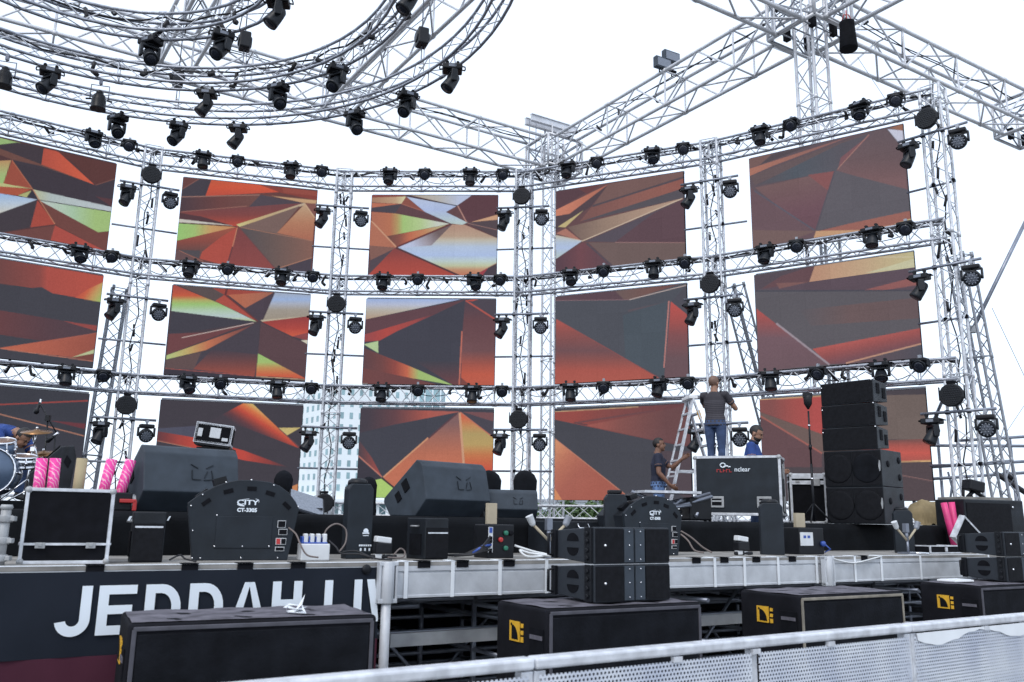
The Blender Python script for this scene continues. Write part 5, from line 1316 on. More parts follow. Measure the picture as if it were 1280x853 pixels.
# amp racks on a plinth behind the left wedge
p,w,h=fit(240,289,556,RISER,d=2.55,yaw=R(10))
t=thing('plinth','black plinth carrying two equipment racks behind the left floor monitor','plinth',p,R(8)); h-=.12; b=MB(); b.box((0,.25,(h-.12)/2),(w,.5,h-.12)); b.build('body','black_paint',t,bevel=.01); b=MB(); b.box((0,-.004,(h-.12)*.5),(w*.9,.008,(h-.12)*.85)); b.build('front_panel','black_matte',t)
r1=p+Vector((0,0,h-.118))
def rack(label,p,w,h,yaw,tilt):
    t=thing('equipment_rack',label,'rack',p,0,'silver edged racks behind the left monitor',rot=(0,tilt,yaw))
    b=MB(); b.box((0,.16,h/2),(w-.01,.32,h-.01)); b.build('panel','black_matte',t)
    b=MB(); e=.02
    for x in(-w/2+e/2,w/2-e/2): b.box((x,e/2,h/2),(e,e,h))
    for z in(e/2,h-e/2): b.box((0,e/2,z),(w-2*e,e,e)); b.box((w/2-e/2,.17,z),(e,.30,e)); b.box((-w/2+e/2,.17,z),(e,.30,e))
    b.build('edging','aluminium',t)
    [MB().box((x*w,.0,h*z),(w*a,.012,h*c)).build('faceplate','white_plastic',t) for x,z,a,c in((.04,.55,.28,.5),(-.36,.5,.12,.4),(.32,.28,.16,.16))]
    b=MB(); b.box((0,.1,-.012),(w*.9,.3,.018)); b.build('foot','black_plastic',t)
rack('lower silver edged equipment rack behind the left floor monitor',r1,w,.13,R(14),R(0))
rack('upper silver edged equipment rack tipped slightly to the right on the lower one',r1+Vector((.0,0,.245)),w*.97,.19,R(14),R(6))
t=thing('rack_unit','flat black unit sandwiched between the two silver edged racks','amplifier',r1+Vector((0,0,.133)),R(8)); b=MB(); b.box((.01,.2,.045),(w*.86,.36,.08)); b.build('body','black_plastic',t); b=MB(); b.box((-.1*w,.015,.05),(w*.3,.012,.03)); b.build('faceplate','aluminium_dark',t)
# big road case + smaller case
p,w,h=fit(865,975,570,RISER,Y=11.7,yaw=R(-22))
t,w_,H_,z_=flight_case('big dark road case with red and white nclear marking near the ladder',p,w,h,.60,R(-22),lid=0,panel='machine_paint',name='road_case',corner=.032,wheels=True)
for x in(-.24,.30):
    b=MB(); b.box((x*w_,-.004,z_+H_*.22),(.19,.012,.15)); f_=b.build('handle_dish','galvanised',t,bevel=.006); b=MB(); b.box((x*w_,-.011,z_+H_*.22),(.13,.006,.09)); b.box((x*w_,-.016,z_+H_*.235),(.13,.014,.02),1); b.build('handle',['black_matte','galvanised'],f_)
for z in(.2,.75):
    b=MB(); b.box((w_/2+.003,.3,z_+H_*z),(.012,.1,.2)); b.build('latch','galvanised',t)
b=MB(); k=H_
pts=[(-.07,.855),(-.095,.885),(-.10,.92),(-.075,.945),(-.045,.94),(-.025,.915),(-.035,.885),(-.07,.855),(-.035,.87),(.0,.895),(.01,.868),(.045,.872)]
for i in range(len(pts)-1): b.tube((pts[i][0]*.95-.12,-.006,z_+k*(.80+(pts[i][1]-.855)*.85)),(pts[i+1][0]*.95-.12,-.006,z_+k*(.80+(pts[i+1][1]-.855)*.85)),.009,5)
textmesh(b,'nclear',.085,Matrix.Translation((.075,-.004,z_+k*.735))@FRONT,ext=.002,bold=.0008)
b.build('marking','letter_white',t)
b=MB()
for i in range(5):
    x=-.26+.042*i; b.box((x,-.004,z_+k*.748),(.008,.005,.042)); b.box((x+.016,-.004,z_+k*.748+[.017,-.017,.0,.017,-.017][i]),(.026,.005,.008))
b.build('red_marking','red_plastic',t)
CASE=(p,w,h)
p,w,h=fit(986,1032,592,RISER,Y=12.1,yaw=R(-14))
t,w_,H_,z_=flight_case('smaller black flight case with silver lid rails between road case and speaker stack',p,w,h,.45,R(-14),lid=.16,panel='black_matte',corner=.03)
b=MB(); b.box((0,-.006,H_*.93),(w_*.9,.014,.05)); b.box((0,-.006,H_*.80),(w_*.9,.014,.03)); b.build('lid_rail','aluminium',t); b=MB(); b.box((.1,-.016,H_*.82),(.12,.014,.1)); b.build('butterfly_latch','galvanised',t,bevel=.006)
# speaker stack at right: three line array boxes on two subwoofers
YS=R(-46)
def face_driver(b,x,z,r): b.lathe([(r,0),(r*.96,.008),(r*.86,.004),(r*.5,-.0),(r*.2,.012),(0,.014)],c=(x,0,z),axis=(0,-1,0),n=22)
p,w,h=fit(1028,1100,563,RISER,Y=11.2,yaw=YS)
subW=w; sh=(h)/2
for i in range(2):
    t=thing('subwoofer',['lower big black subwoofer under the right speaker stack','upper big black subwoofer with a round cone showing, under the line array boxes'][i],'speaker',p+Vector((0,0,i*sh)),YS,'subwoofers of the right stack')
    b=MB(); b.box((0,.32,sh/2),(subW,.64,sh-.004)); b.build('cabinet','black_paint',t,bevel=.008)
    for x in(-.25,.25):
        b=MB(); b.box((x*subW,-.004,sh/2),(subW*.485,.010,sh*.92)); g=b.build('grille','grille',t)
        b=MB(); 
        for a in range(24):
            pass
        b.lathe([(sh*.40,0),(sh*.38,.006),(sh*.30,.002),(sh*.12,.008),(0,.009)],c=(x*subW,-.010,sh/2),axis=(0,-1,0),n=26); b.build('cone','cover_cloth' if x>0 and i==1 else 'grille',g)
    for y,z in((.2,.62),(.54,.75),(.54,.28)):
        b=MB(); b.lathe([(.045,0),(.04,.006),(0,.006)],c=(subW/2+.002,y,sh*z),axis=(1,0,0),n=12); b.build('handle_hole','black_matte',t)
    b=MB(); b.prism([(subW/2-.022,sh*.40),(subW/2-.010,sh*.42),(subW/2-.006,sh*.55),(subW/2-.010,sh*.68),(subW/2-.022,sh*.70),(subW/2-.034,sh*.55)],'y',-.016,-.004); b.build('badge','galvanised',t)
zt=RISER+2*sh; 
p2_,w2_,h2_=fit(1028,1097,477,RISER,Y=11.2,yaw=YS); lh=(RISER+h2_-zt)/3
for i in range(3):
    t=thing('line_array_box',['lowest','middle','topmost'][i]+' black line array box of the three stacked on the right subwoofers','speaker',p+Vector((0,0,2*sh+i*lh+.002)),YS-R(2.5*(i-1)),'line array boxes of the right stack')
    t.location=t.location+Vector((math.cos(YS),math.sin(YS),0))*(-(subW-w2_)*.5)
    W=w2_
    b=MB(); b.prism([(0,0),(.0,lh-.004),(.38,lh-.03),(.38,.03)],'x',-W/2,W/2); b.build('cabinet','black_paint',t,bevel=.006)
    b=MB(); b.box((0,-.005,lh/2),(W*.98,.010,lh*.88)); b.build('grille','grille',t)
    for y,z in((.13,.62),(.29,.45)):
        b=MB(); b.box((W/2+.003,y,lh*z),(.012,.08,lh*.45)); b.build('rigging_plate','black_matte',t,bevel=.003)
    b=MB(); b.sphere((-W*.47,-.012,lh*.8),.012,6); b.sphere((W*.48,-.012,lh*.95),.012,6); b.build('pin','chrome',t)
# pole stand beside stack
q=onY(1018,650,11.0)
t=thing('pole_stand','slim black pole stand with a dark lamp head in front of the speaker stack','stand',(q.x,q.y,RISER),0)
zt_=onY(1017,492,11.0).z-RISER
b=MB(); b.tube((0,0,.02),(0,0,zt_*.45),.016,8); b.tube((0,0,zt_*.45),(0,0,zt_*.86),.012,8); b.lathe([(.022,0),(.022,.06)],c=(0,0,zt_*.56),n=8); b.build('pole','black_plastic',t)
b=MB(); b.lathe([(.01,-.16),(.05,-.09),(.055,.0),(.045,.02)],c=(0,0,zt_*.97),n=12); b.box((0,0,zt_*.985),(.11,.06,.06)); b.build('lamp_head','black_plastic',t)
for a in(0,120,240):
    b=MB(); b.tube((0,0,.25),(.22*math.cos(R(a)),.22*math.sin(R(a)),.01),.01,6); b.build('leg','black_plastic',t)
for z in(.2,.68): pass
b=MB(); b.lathe([(.02,0),(.02,.02)],c=(0,0,zt_*.33),n=8); b.lathe([(.018,0),(.018,.02)],c=(0,0,zt_*.74),n=8); b.build('collar','chrome',t)
# low dark folded stand and clutter left of the road case
q=onY(846,640,10.6)
t=thing('folded_stand','heap of folded dark stands with a pale board on top beside the second effect machine','stand',(q.x,q.y,RISER),R(15)); b=MB(); rd=random.Random(12)
for i in range(14): b.tube((rd.uniform(-.5,.6),rd.uniform(0,.4),rd.uniform(.02,.25)),(rd.uniform(-.5,.6),rd.uniform(0,.4),rd.uniform(.05,.36)),.022,6)
b.build('tubes','steel_pipe',t); b=MB(); b.box((-.05,.15,.345),(.75,.35,.03)); b.build('board','aluminium',t)
b=MB(); b.box((.35,.2,.15),(.3,.3,.28)); b.build('hub','black_plastic',t,bevel=.02)
q=onY(1218,622,13.2)
t=thing('floor_lamp','small black lamp on angled bracket on a crate below the rightmost tower','stage light',(q.x,q.y,q.z),.2)
b=MB(); b.box((0,0,.17),(.26,.2,.16),rot=Matrix.Rotation(.2,3,'Y')); b.build('head','black_plastic',t,bevel=.02); b=MB(); b.tube((0,.0,.1),(.17,0,0),.03); b.tube((0,0,.1),(-.12,0,0),.03); b.build('bracket','black_plastic',t)
t=thing('crate','low dark crate under the small lamp at the foot of the rightmost tower','crate',(q.x,q.y,RISER),.2); b=MB(); b.box((0,0,(q.z-RISER)/2-.001),(.9,.5,q.z-RISER)); b.build('body','deck_ply',t,bevel=.01); b=MB(); b.box((0,-.256,(q.z-RISER)/2),(.5,.012,.05)); b.build('handle','black_matte',t)
# ================================================================== FRONT SPEAKERS ON THE GROUND
def ground_sub(label,p,z0,W,Hh_,Dp,yaw,grp='covered subwoofers before the stage',faded=False,plain=False):
    t=thing('covered_subwoofer',label,'speaker',p+Vector((0,0,z0)),yaw,grp)
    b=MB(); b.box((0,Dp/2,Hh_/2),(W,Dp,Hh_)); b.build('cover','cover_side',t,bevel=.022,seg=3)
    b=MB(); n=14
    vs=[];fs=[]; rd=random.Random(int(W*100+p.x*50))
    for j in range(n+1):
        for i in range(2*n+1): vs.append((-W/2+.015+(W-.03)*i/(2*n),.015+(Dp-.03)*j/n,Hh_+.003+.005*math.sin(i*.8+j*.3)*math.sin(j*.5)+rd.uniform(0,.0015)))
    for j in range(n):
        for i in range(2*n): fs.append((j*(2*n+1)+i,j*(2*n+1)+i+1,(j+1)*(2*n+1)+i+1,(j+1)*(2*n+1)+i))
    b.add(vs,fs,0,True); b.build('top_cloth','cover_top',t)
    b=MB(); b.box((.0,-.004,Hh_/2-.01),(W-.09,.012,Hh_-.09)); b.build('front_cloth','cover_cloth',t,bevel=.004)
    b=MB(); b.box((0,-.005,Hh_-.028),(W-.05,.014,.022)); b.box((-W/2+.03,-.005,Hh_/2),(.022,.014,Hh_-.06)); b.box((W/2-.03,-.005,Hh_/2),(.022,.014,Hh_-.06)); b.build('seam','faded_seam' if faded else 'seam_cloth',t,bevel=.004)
    if not plain:
        x=-W/2-.004; y0=Dp*.60; z=Hh_-.17; s=.125
        # emblem on the side: frame, quarter arc, three blocks
        b=MB(); b.box((x,y0,z),(.006,s,s)); b.build('emblem','yellow_paint',t)
        b=MB(); pts=[(y0+s*.40-.0,z-s*.38)]+[(y0-s*.30+s*.70*0+ s*.70*(1-math.cos(R(a)))*1.0-.0,z-s*.38+s*.74*math.sin(R(a))) for a in range(0,91,10)]
        pts=[(y0+s*.36,z-s*.40),(y0-s*.36,z-s*.40)] ; 
        arc_=[(y0-s*.36*0-s*.36+s*.62*(1-math.cos(R(a))),z-s*.40+s*.72*math.sin(R(a))) for a in range(0,91,9)]
        b.prism(arc_+[(y0-s*.36+s*.62,z-s*.40)],'x',x-.005,x-.003); b.lathe([(s*.07,0),(s*.07,.002)],c=(x-.003,y0-s*.32*-1,z+s*.33) if False else (x-.003,y0+s*.30,z+s*.33),axis=(-1,0,0),n=10); b.build('emblem_mark','black_matte',t)
        b=MB()
        for i,zz in enumerate((.33,-.02,-.36)): b.box((x,y0-s*.72,z+s*zz),(.006,s*.22,s*(.20 if i<2 else .26)))
        b.build('emblem_block','yellow_paint',t)
        b=MB(); b.box((x,y0-.30*Dp/.7,z-.03),(.008,.16,.15)); h_=b.build('handle_recess','black_matte',t); b=MB(); b.box((x-.004,y0-.30*Dp/.7,z-.01),(.012,.14,.025)); b.build('handle','cover_top',h_)
    return t
GSUB=[]
def spot(px,py,z): return onZ(px,py,z)
TOPZ=1.71-.535
info=[(326,774,.0,1.30,'leftmost covered black subwoofer, before the banner, with a white paper scrap on top',False),
      (786,757,0,1.30,'covered black subwoofer in front of the middle deck, carrying two line array boxes',False),
      (1067,742,0,1.30,'covered black subwoofer with pale edge seams standing alone before the right deck',False),
      (1272,731,0,1.30,'rightmost covered black subwoofer at the picture edge, carrying two line array boxes',False)]
TT=R(30)
SUBTOP=[]
for i,(px,py,_,W,lab,pl) in enumerate(info):
    c=onZ(px,py,TOPZ); yaw=R(28) if i==0 else R(31)
    if i==0: yaw=R(27)
    if i==3: W=1.3
    p=Vector((c.x,c.y,0))
    ground_sub(lab,p,.62,W,TOPZ-.62,.62,yaw,faded=(i==2))
    ground_sub('lower '+['leftmost','second','third','rightmost'][i]+' covered black subwoofer, hidden under the upper one',p,.07,W,.548,.62,yaw,grp='lower covered subwoofers',plain=True)
    tr=thing('wheel_board','black wheel board under the '+['leftmost','second','third','rightmost'][i]+' pair of subwoofers','dolly',p,yaw,'wheel boards')
    b=MB(); b.box((0,.31,.055),(W,.6,.025)); b.build('board','black_matte',tr)
    for x in(-.5,.5):
        for y in(.1,.6):
            b=MB(); b.lathe([(.02,-.012),(.02,.012)],c=(x,y,.02),axis=(1,0,0),n=10); b.build('castor','black_plastic',tr)
    SUBTOP.append((p,yaw))
# paper scrap
p,yaw=SUBTOP[0]; q=onZ(370,764,TOPZ+.02)
t=thing('paper_scrap','crumpled white paper scrap on top of the leftmost subwoofer','paper',(q.x,q.y,TOPZ+.012)); b=MB(); rd=random.Random(1)
vs=[(rd.uniform(-.09,.09),rd.uniform(-.06,.06),rd.uniform(0,.05)) for _ in range(14)]+[(.045,0,.10)]
b.add(vs,[(0,1,2),(2,3,4),(4,5,6),(6,7,8),(8,9,10),(1,4,7),(10,11,12),(3,9,13),(12,13,0),(5,11,14),(2,8,12)]); b.build('paper','white_tape',t)
# line array pairs
def kara(label,p,z,yaw,tw):
    W,Hk,D=.67,.245,.46
    t=thing('line_array_box',label,'speaker',p+Vector((0,0,z)),yaw,'line array boxes on the front subwoofers')
    b=MB(); b.prism([(0,0),(0,Hk),(D,Hk-.03),(D,.03)],'x',-W/2,W/2); b.build('cabinet','array_grey',t,bevel=.006)
    for sx_ in(-1,1):
        b=MB(); 
        b.prism([(sx_*(W/2-.005),-.001),(sx_*.10,-.001),(sx_*.10,-.020),(sx_*(W/2-.005),-.008)],'z',.012,Hk-.012); b.build('grille','grille',t)
        b=MB(); b.box((sx_*.05,-.010,Hk/2),(.085,.018,Hk-.02)); b.build('centre_panel','wedge_paint',t,bevel=.003)
        b=MB()
        for z_ in(.03,.125,.215): b.sphere((sx_*.05,-.021,z_),.006,6)
        b.build('bolt','chrome',t)
    x=-W/2
    for z_,a0 in((Hk*.60,0),(Hk*.42,180)):
        b=MB(); pts=[(.24+.065*math.cos(R(a0+a)),z_+(.055*math.sin(R(a0+a)))) for a in range(0,181,15)]; b.prism(pts,'x',x-.004,x-.001); b.build('port','black_matte',t)
    b=MB(); b.box((x-.010,.055,Hk/2),(.020,.07,Hk*.98)); 
    for z_ in(.04,.09,.15,.2): b.lathe([(.016,0),(.016,.012)],c=(x-.02,.055,z_),axis=(-1,0,0),n=8)
    b.build('rigging_rail','black_plastic',t,bevel=.004)
    b=MB(); b.path([(x,.44,.04),(x-.05,.46,.05),(x-.05,.46,.19),(x,.44,.2)],.012,6); b.box((x-.012,.44,Hk/2),(.02,.05,Hk*.8)); b.build('rear_handle','black_plastic',t)
    b=MB(); b.sphere((-W/2+.08,-.012,Hk*.5),.012,8); b.build('badge','chrome',t)
def rk(labels,px0,px1,ybase,yaw):
    c=onZ((px0+px1)/2,ybase,TOPZ+.012); p=Vector((c.x,c.y,0))
    for i in range(2): kara(labels[i],p,TOPZ+.012+i*.2475,yaw,0)
rk(['lower line array box on the second covered subwoofer','upper line array box on the second covered subwoofer'],745,839,752,R(33))
rk(['lower line array box on the rightmost covered subwoofer','upper line array box on the rightmost covered subwoofer'],1243,1325,727,R(31))
q=onZ(1206,728,TOPZ+.01)
t=thing('white_tray','flat white tray lying on the rightmost covered subwoofer','tray',(q.x,q.y,TOPZ+.008),R(28)); b=MB(); b.box((0,.1,.012),(.30,.2,.02)); b.build('tray','white_paint',t,bevel=.006); b=MB(); b.box((0,.1,.025),(.26,.16,.004)); b.build('inlay','white_tape',t)
# ================================================================== BARRIER
BZ=1.20
bp=[onZ(px,py,BZ) for px,py in ((667,822),(1137,780))]
bd=(bp[1]-bp[0]); bl=bd.length; bd.normalize(); byaw=math.atan2(bd.y,bd.x)
def barrier(label,o,W,torn=False):
    t=thing('crowd_barrier',label,'barrier',(o.x,o.y,0),byaw,'perforated crowd barriers')
    b=MB(); b.box((W/2,.02,BZ-.022),(W-.006,.075,.044)); b.build('top_rail','aluminium',t,bevel=.012,seg=3)
    b=MB()
    for x in(.03,W-.03): b.box((x,.02,(BZ-.05)/2),(.055,.045,BZ-.05))
    b.box((W/2,.02,(BZ-.05)/2),(.05,.03,BZ-.05)); b.box((W/2,.02,.03),(W-.01,.05,.06)); b.build('frame','aluminium',t,bevel=.004)
    b=MB(); b.box((W*.25+.0,-.004,(BZ-.05)/2+.02),(W*.5-.05,.004,BZ-.12)); b.box((W*.75,-.004,(BZ-.05)/2+.02),(W*.5-.05,.004,BZ-.12)); b.build('perforated_sheet','perforated_sheet',t)
    for x in(.30*W,.5*W,.72*W): MB().box((x,-.008,BZ-.058),(.05,.02,.022)).build('weld_tab','aluminium',t)
    b=MB()
    for x in(.04,W-.04): b.tube((x,.06,BZ-.25),(x,.85,.05),.022,8); b.tube((x,.05,.05),(x,1.1,.03),.022,8)
    b.build('rear_strut','steel_pipe',t)
    if torn:
        pts=[(.04,BZ-.05)]; rd=random.Random(3)
        x=.04; low=[]
        for i in range(24): 
            xx=.05+i*(W*.52)/23; low.append((xx,BZ-.085-.03*math.sin(i*.42)-rd.uniform(0,.012)))
        pts=[(W*.52+.05,BZ-.05),(.04,BZ-.05)]+low
        b=MB(); b.prism(pts,'y',-.0125,-.0085); b.prism([(W*.50,BZ-.05),(W*.50+.04,BZ-.05),(W*.50+.07,BZ-.5),(W*.50+.045,BZ-.5)],'y',-.0165,-.0128); b.build('white_film','white_tape',t)
barrier('left perforated metal barrier section at the bottom edge of the picture',bp[0]-bd*bl,bl)
barrier('middle perforated metal barrier section in front of the covered subwoofers',bp[0],bl)
barrier('right perforated metal barrier section with torn white film along its top',bp[1],bl,True)
# ================================================================== FAR SURROUNDINGS
def building():
    Yb=95
    c=onY(424,480,Yb); zt=c.z
    t=thing('apartment_tower','pale tower block with teal windows seen between the second and middle screens','building',(c.x,c.y,0),0)
    # corner edge at local 0; left face recedes, right face toward us
    a=onY(366,560,Yb+9); l=Vector((a.x-c.x,9,0)); bq=onY(522,560,Yb+3); r_=Vector((bq.x-c.x,3,0))
    zb=onY(424,615,Yb).z
    def face(v,nx,nz,ww,hh_,name):
        u=v.normalized(); nrm=Vector((u.y,-u.x,0)); 
        if nrm.y>0: nrm=-nrm
        for j in range(nz):
            for i in range(nx):
                cx=v*((i+.5)/nx); cz=zb+(zt-zb)*(j+.5)/nz-.2
                q=cx+nrm*.02; b=MB(); hw=v.length/nx*ww/2; hz=(zt-zb)/nz*hh_/2
                b.add([q-u*hw+Vector((0,0,cz-hz)),q+u*hw+Vector((0,0,cz-hz)),q+u*hw+Vector((0,0,cz+hz)),q-u*hw+Vector((0,0,cz+hz))],[(0,1,2,3)])
                yield b,q,u,hw,hz,cz,nrm
    b=MB(); tl=l; tr=r_; bk=l+r_
    base=[(0,0),(tr.x,tr.y),(bk.x,bk.y),(tl.x,tl.y)]
    b.prism(base,'z',zb-.8,zt); b.build('wall','facade_white',t)
    for v,nx,nz,ww,hh_ in ((l,8,9,.40,.50),(r_,9,9,.36,.52)):
        for b,q,u,hw,hz,cz,nrm in face(v,nx,nz,ww,hh_,'w'):
            w_=b.build('window','window_teal',t)
    b=MB(); b.prism([(-.6+0,-1.5),(tr.x+.5,tr.y-1.5),(tr.x+.5,tr.y+1),(tl.x-1,tl.y)],'z',zb-1.2,zb-.8); b.build('canopy','facade_white',t)
    b=MB(); b.prism([(.8,.6),(tr.x-.5,tr.y+.4),(bk.x-.5,bk.y-.4),(tl.x+.5,tl.y)],'z',0,zb-1.2); b.build('ground_floor','window_teal',t)
    b=MB()
    for i in range(10): q=tr*(i/9); b.box((q.x,q.y-.8,(zb-1.2)/2),(.3,.3,zb-1.2))
    b.build('column','facade_white',t)
    g=onY(520,479,Yb+12)
    t=thing('glass_block','low teal glass block rising behind the middle screens','building',(g.x,Yb+14,0),0); b=MB(); W=8.0; b.box((-1.0,4,(g.z)/2),(W,8,g.z)); b.build('glazing','window_teal',t)
    b=MB()
    for i in range(9): b.box((-1-W/2+W*i/8,-.05,g.z/2),(.15,.1,g.z))
    for k in range(5): b.box((-1,-.05,g.z*(1-k*.13)),(W,.14,.2))
    b.build('mullion','facade_white',t)
building()
t=thing('low_building','long low white building far behind the small floor monitor','building',(*onY(660,640,110).xy,0)); b=MB(); zt=onY(660,627,110).z; b.box((0,4,zt/2),(24,8,zt)); b.build('wall','facade_white',t); b=MB(); b.box((0,3.9,zt+.15),(24.6,8.6,.3)); b.build('roof','aluminium_dark',t)
for i in range(8):
    b=MB(); b.box((-10.5+3*i,-.03,zt*.6),(1.6,.06,1.4)); b.build('window','window_teal',t)
def leafy(label,c,rx,rz,n,zc,seed):
    t=thing('leafy_tree',label,'tree',c,0,'green trees behind the stage'); rd=random.Random(seed)
    b=MB(); b.tube((0,0,0),(0.05,0,zc-rz*.2),.11,7,r2=.06)
    for k in range(5):
        a=k*1.256; b.tube((0.02,0,zc*.6),(rx*.6*math.cos(a),rx*.6*math.sin(a),zc+rd.uniform(-.2,.4)*rz),.045,5,r2=.015)
    b.build('trunk','bark',t)
    b=MB(); cl=[(rd.uniform(-1,1)*rx*.75,rd.uniform(-1,1)*rx*.6,zc+rd.uniform(-.7,.7)*rz,rd.uniform(.35,.6)) for _ in range(12)]
    for _ in range(n):
        x,y,z,s=rd.choice(cl); v=Vector((rd.gauss(0,1),rd.gauss(0,1),rd.gauss(0,1))).normalized()*s*rd.uniform(.5,1)*rx*.55
        p=Vector((x,y,z))+v; d=Vector((rd.gauss(0,1),rd.gauss(0,1),rd.gauss(0,.6))).normalized(); e=d.orthogonal().normalized(); L_=rd.uniform(.10,.2)
        b.add([p-d*L_,p+e*L_*.4,p+d*L_,p-e*L_*.4],[(0,1,2,3)])
    b.build('crown','leaf_green',t)
for i,(px,Y,rx) in enumerate(((712,31,1.1),(742,33,1.3),(765,30,1.0),(690,36,1.2))):
    q=onY(px,640,Y); zc=onY(px,638,Y).z-.4
    leafy(['green bushy tree seen low under the fourth screen column, left one','green bushy tree seen low under the fourth screen column, middle one','green bushy tree seen low behind the jet column','green bushy tree low behind the roof support tower'][i],(q.x,q.y,0),rx,.9,900,zc,i)
# ================================================================== SCAFFOLD AND LINES AT RIGHT
t=thing('scaffold_frame','grey tube scaffold with horizontal rails at the far right behind the rightmost tower','scaffold',(0,0,0))
b=MB(); Ys=16.5
for px0,py0,px1,py1 in ((1148,585,1300,576),(1148,600,1300,590),(1140,557,1300,558),(1200,551,1300,545)): b.tube(onY(px0,py0,Ys),onY(px1,py1,Ys),.03,7)
b.build('rail','steel_pipe',t)
b=MB()
for px in(1172,1197,1262,1290): 
    a=onY(px,548,Ys+.1); b.tube(a,(a.x,a.y,0),.028,7)
b.tube(onY(1185,590,Ys+.2),onY(1198,640,Ys+.2),.02); b.tube(onY(1186,640,Ys+.2),onY(1192,590,Ys+.2),.02); b.build('standard','steel_pipe',t)
b=MB(); b.tube(onY(1245,592,Ys-.3),onY(1300,628,Ys-.3),.05,8); b.tube(onY(1256,590,Ys-.3),onY(1268,600,Ys-.3),.06,8); b.build('black_hose','cable_black',t)
t=thing('prop_tube','long grey raking tube propping the rightmost tower from the right','pipe',onY(1216,412,15.2)); a=onY(1216,412,15.2); e=onY(1300,240,15.6); b=MB(); b.tube((0,0,0),e-a,.035,8); b.build('tube','steel_pipe',t); b=MB(); b.box((0,0,0),(.12,.12,.12)); b.build('coupler','galvanised',t)
t=thing('raking_tube','short grey raking tube behind the lower right screen','pipe',onY(1156,552,16.6)); a=onY(1156,552,16.6); e=onY(1187,480,15.6); b=MB(); b.tube((0,0,0),e-a,.03,8); b.build('tube','steel_pipe',t); b=MB(); b.box(e-a,(.1,.1,.1)); b.build('coupler','galvanised',t)
for i,(a,e,Y0,Y1) in enumerate((((1072,72),(1112,132),17,15.5),((1240,385),(1285,480),16,17),((1257,152),(1300,190),18,18),((1285,500),(1225,590),17,16),((1015,60),(1015,150),17,16.6))):
    A=onY(*a,Y0);E_=onY(*e,Y1); t=thing('guy_wire',['thin wire slanting down right of the overhead roof hub','thin guy wire at the right edge beside the rightmost tower','thin guy wire leaving the roof truss at the right edge','thin guy wire slanting to the foot of the rightmost tower','thin vertical wire beside the roof support tower under the hub'][i],'wire',A,0,'thin guy wires'); b=MB(); b.tube((0,0,0),E_-A,.006,5); b.build('wire','steel_pipe',t)
# ================================================================== PEOPLE
from mathutils.kdtree import KDTree
def loft(b,pts,rad,xax,n=16,mi=0):
    pts=[Vector(p) for p in pts]; xs=[Vector(x) for x in xax] if isinstance(xax,list) else [Vector(xax)]*len(pts); vs=[];fs=[]
    for i,p in enumerate(pts):
        d=(pts[min(i+1,len(pts)-1)]-pts[max(i-1,0)]).normalized(); x=(xs[i]-d*xs[i].dot(d)).normalized(); y=d.cross(x)
        for k in range(n):
            t=2*math.pi*k/n; vs.append(p+x*math.cos(t)*rad[i][0]+y*math.sin(t)*rad[i][1])
    for i in range(len(pts)-1):
        for k in range(n): fs.append((i*n+k,i*n+(k+1)%n,(i+1)*n+(k+1)%n,(i+1)*n+k))
    fs.append(tuple(range(n-1,-1,-1))); o=len(vs)-n; fs.append(tuple(o+i for i in range(n)))
    b.add(vs,fs,mi,True)
SKIN,SHIRT,PANT,SHOE,TRIM=0,1,2,3,4
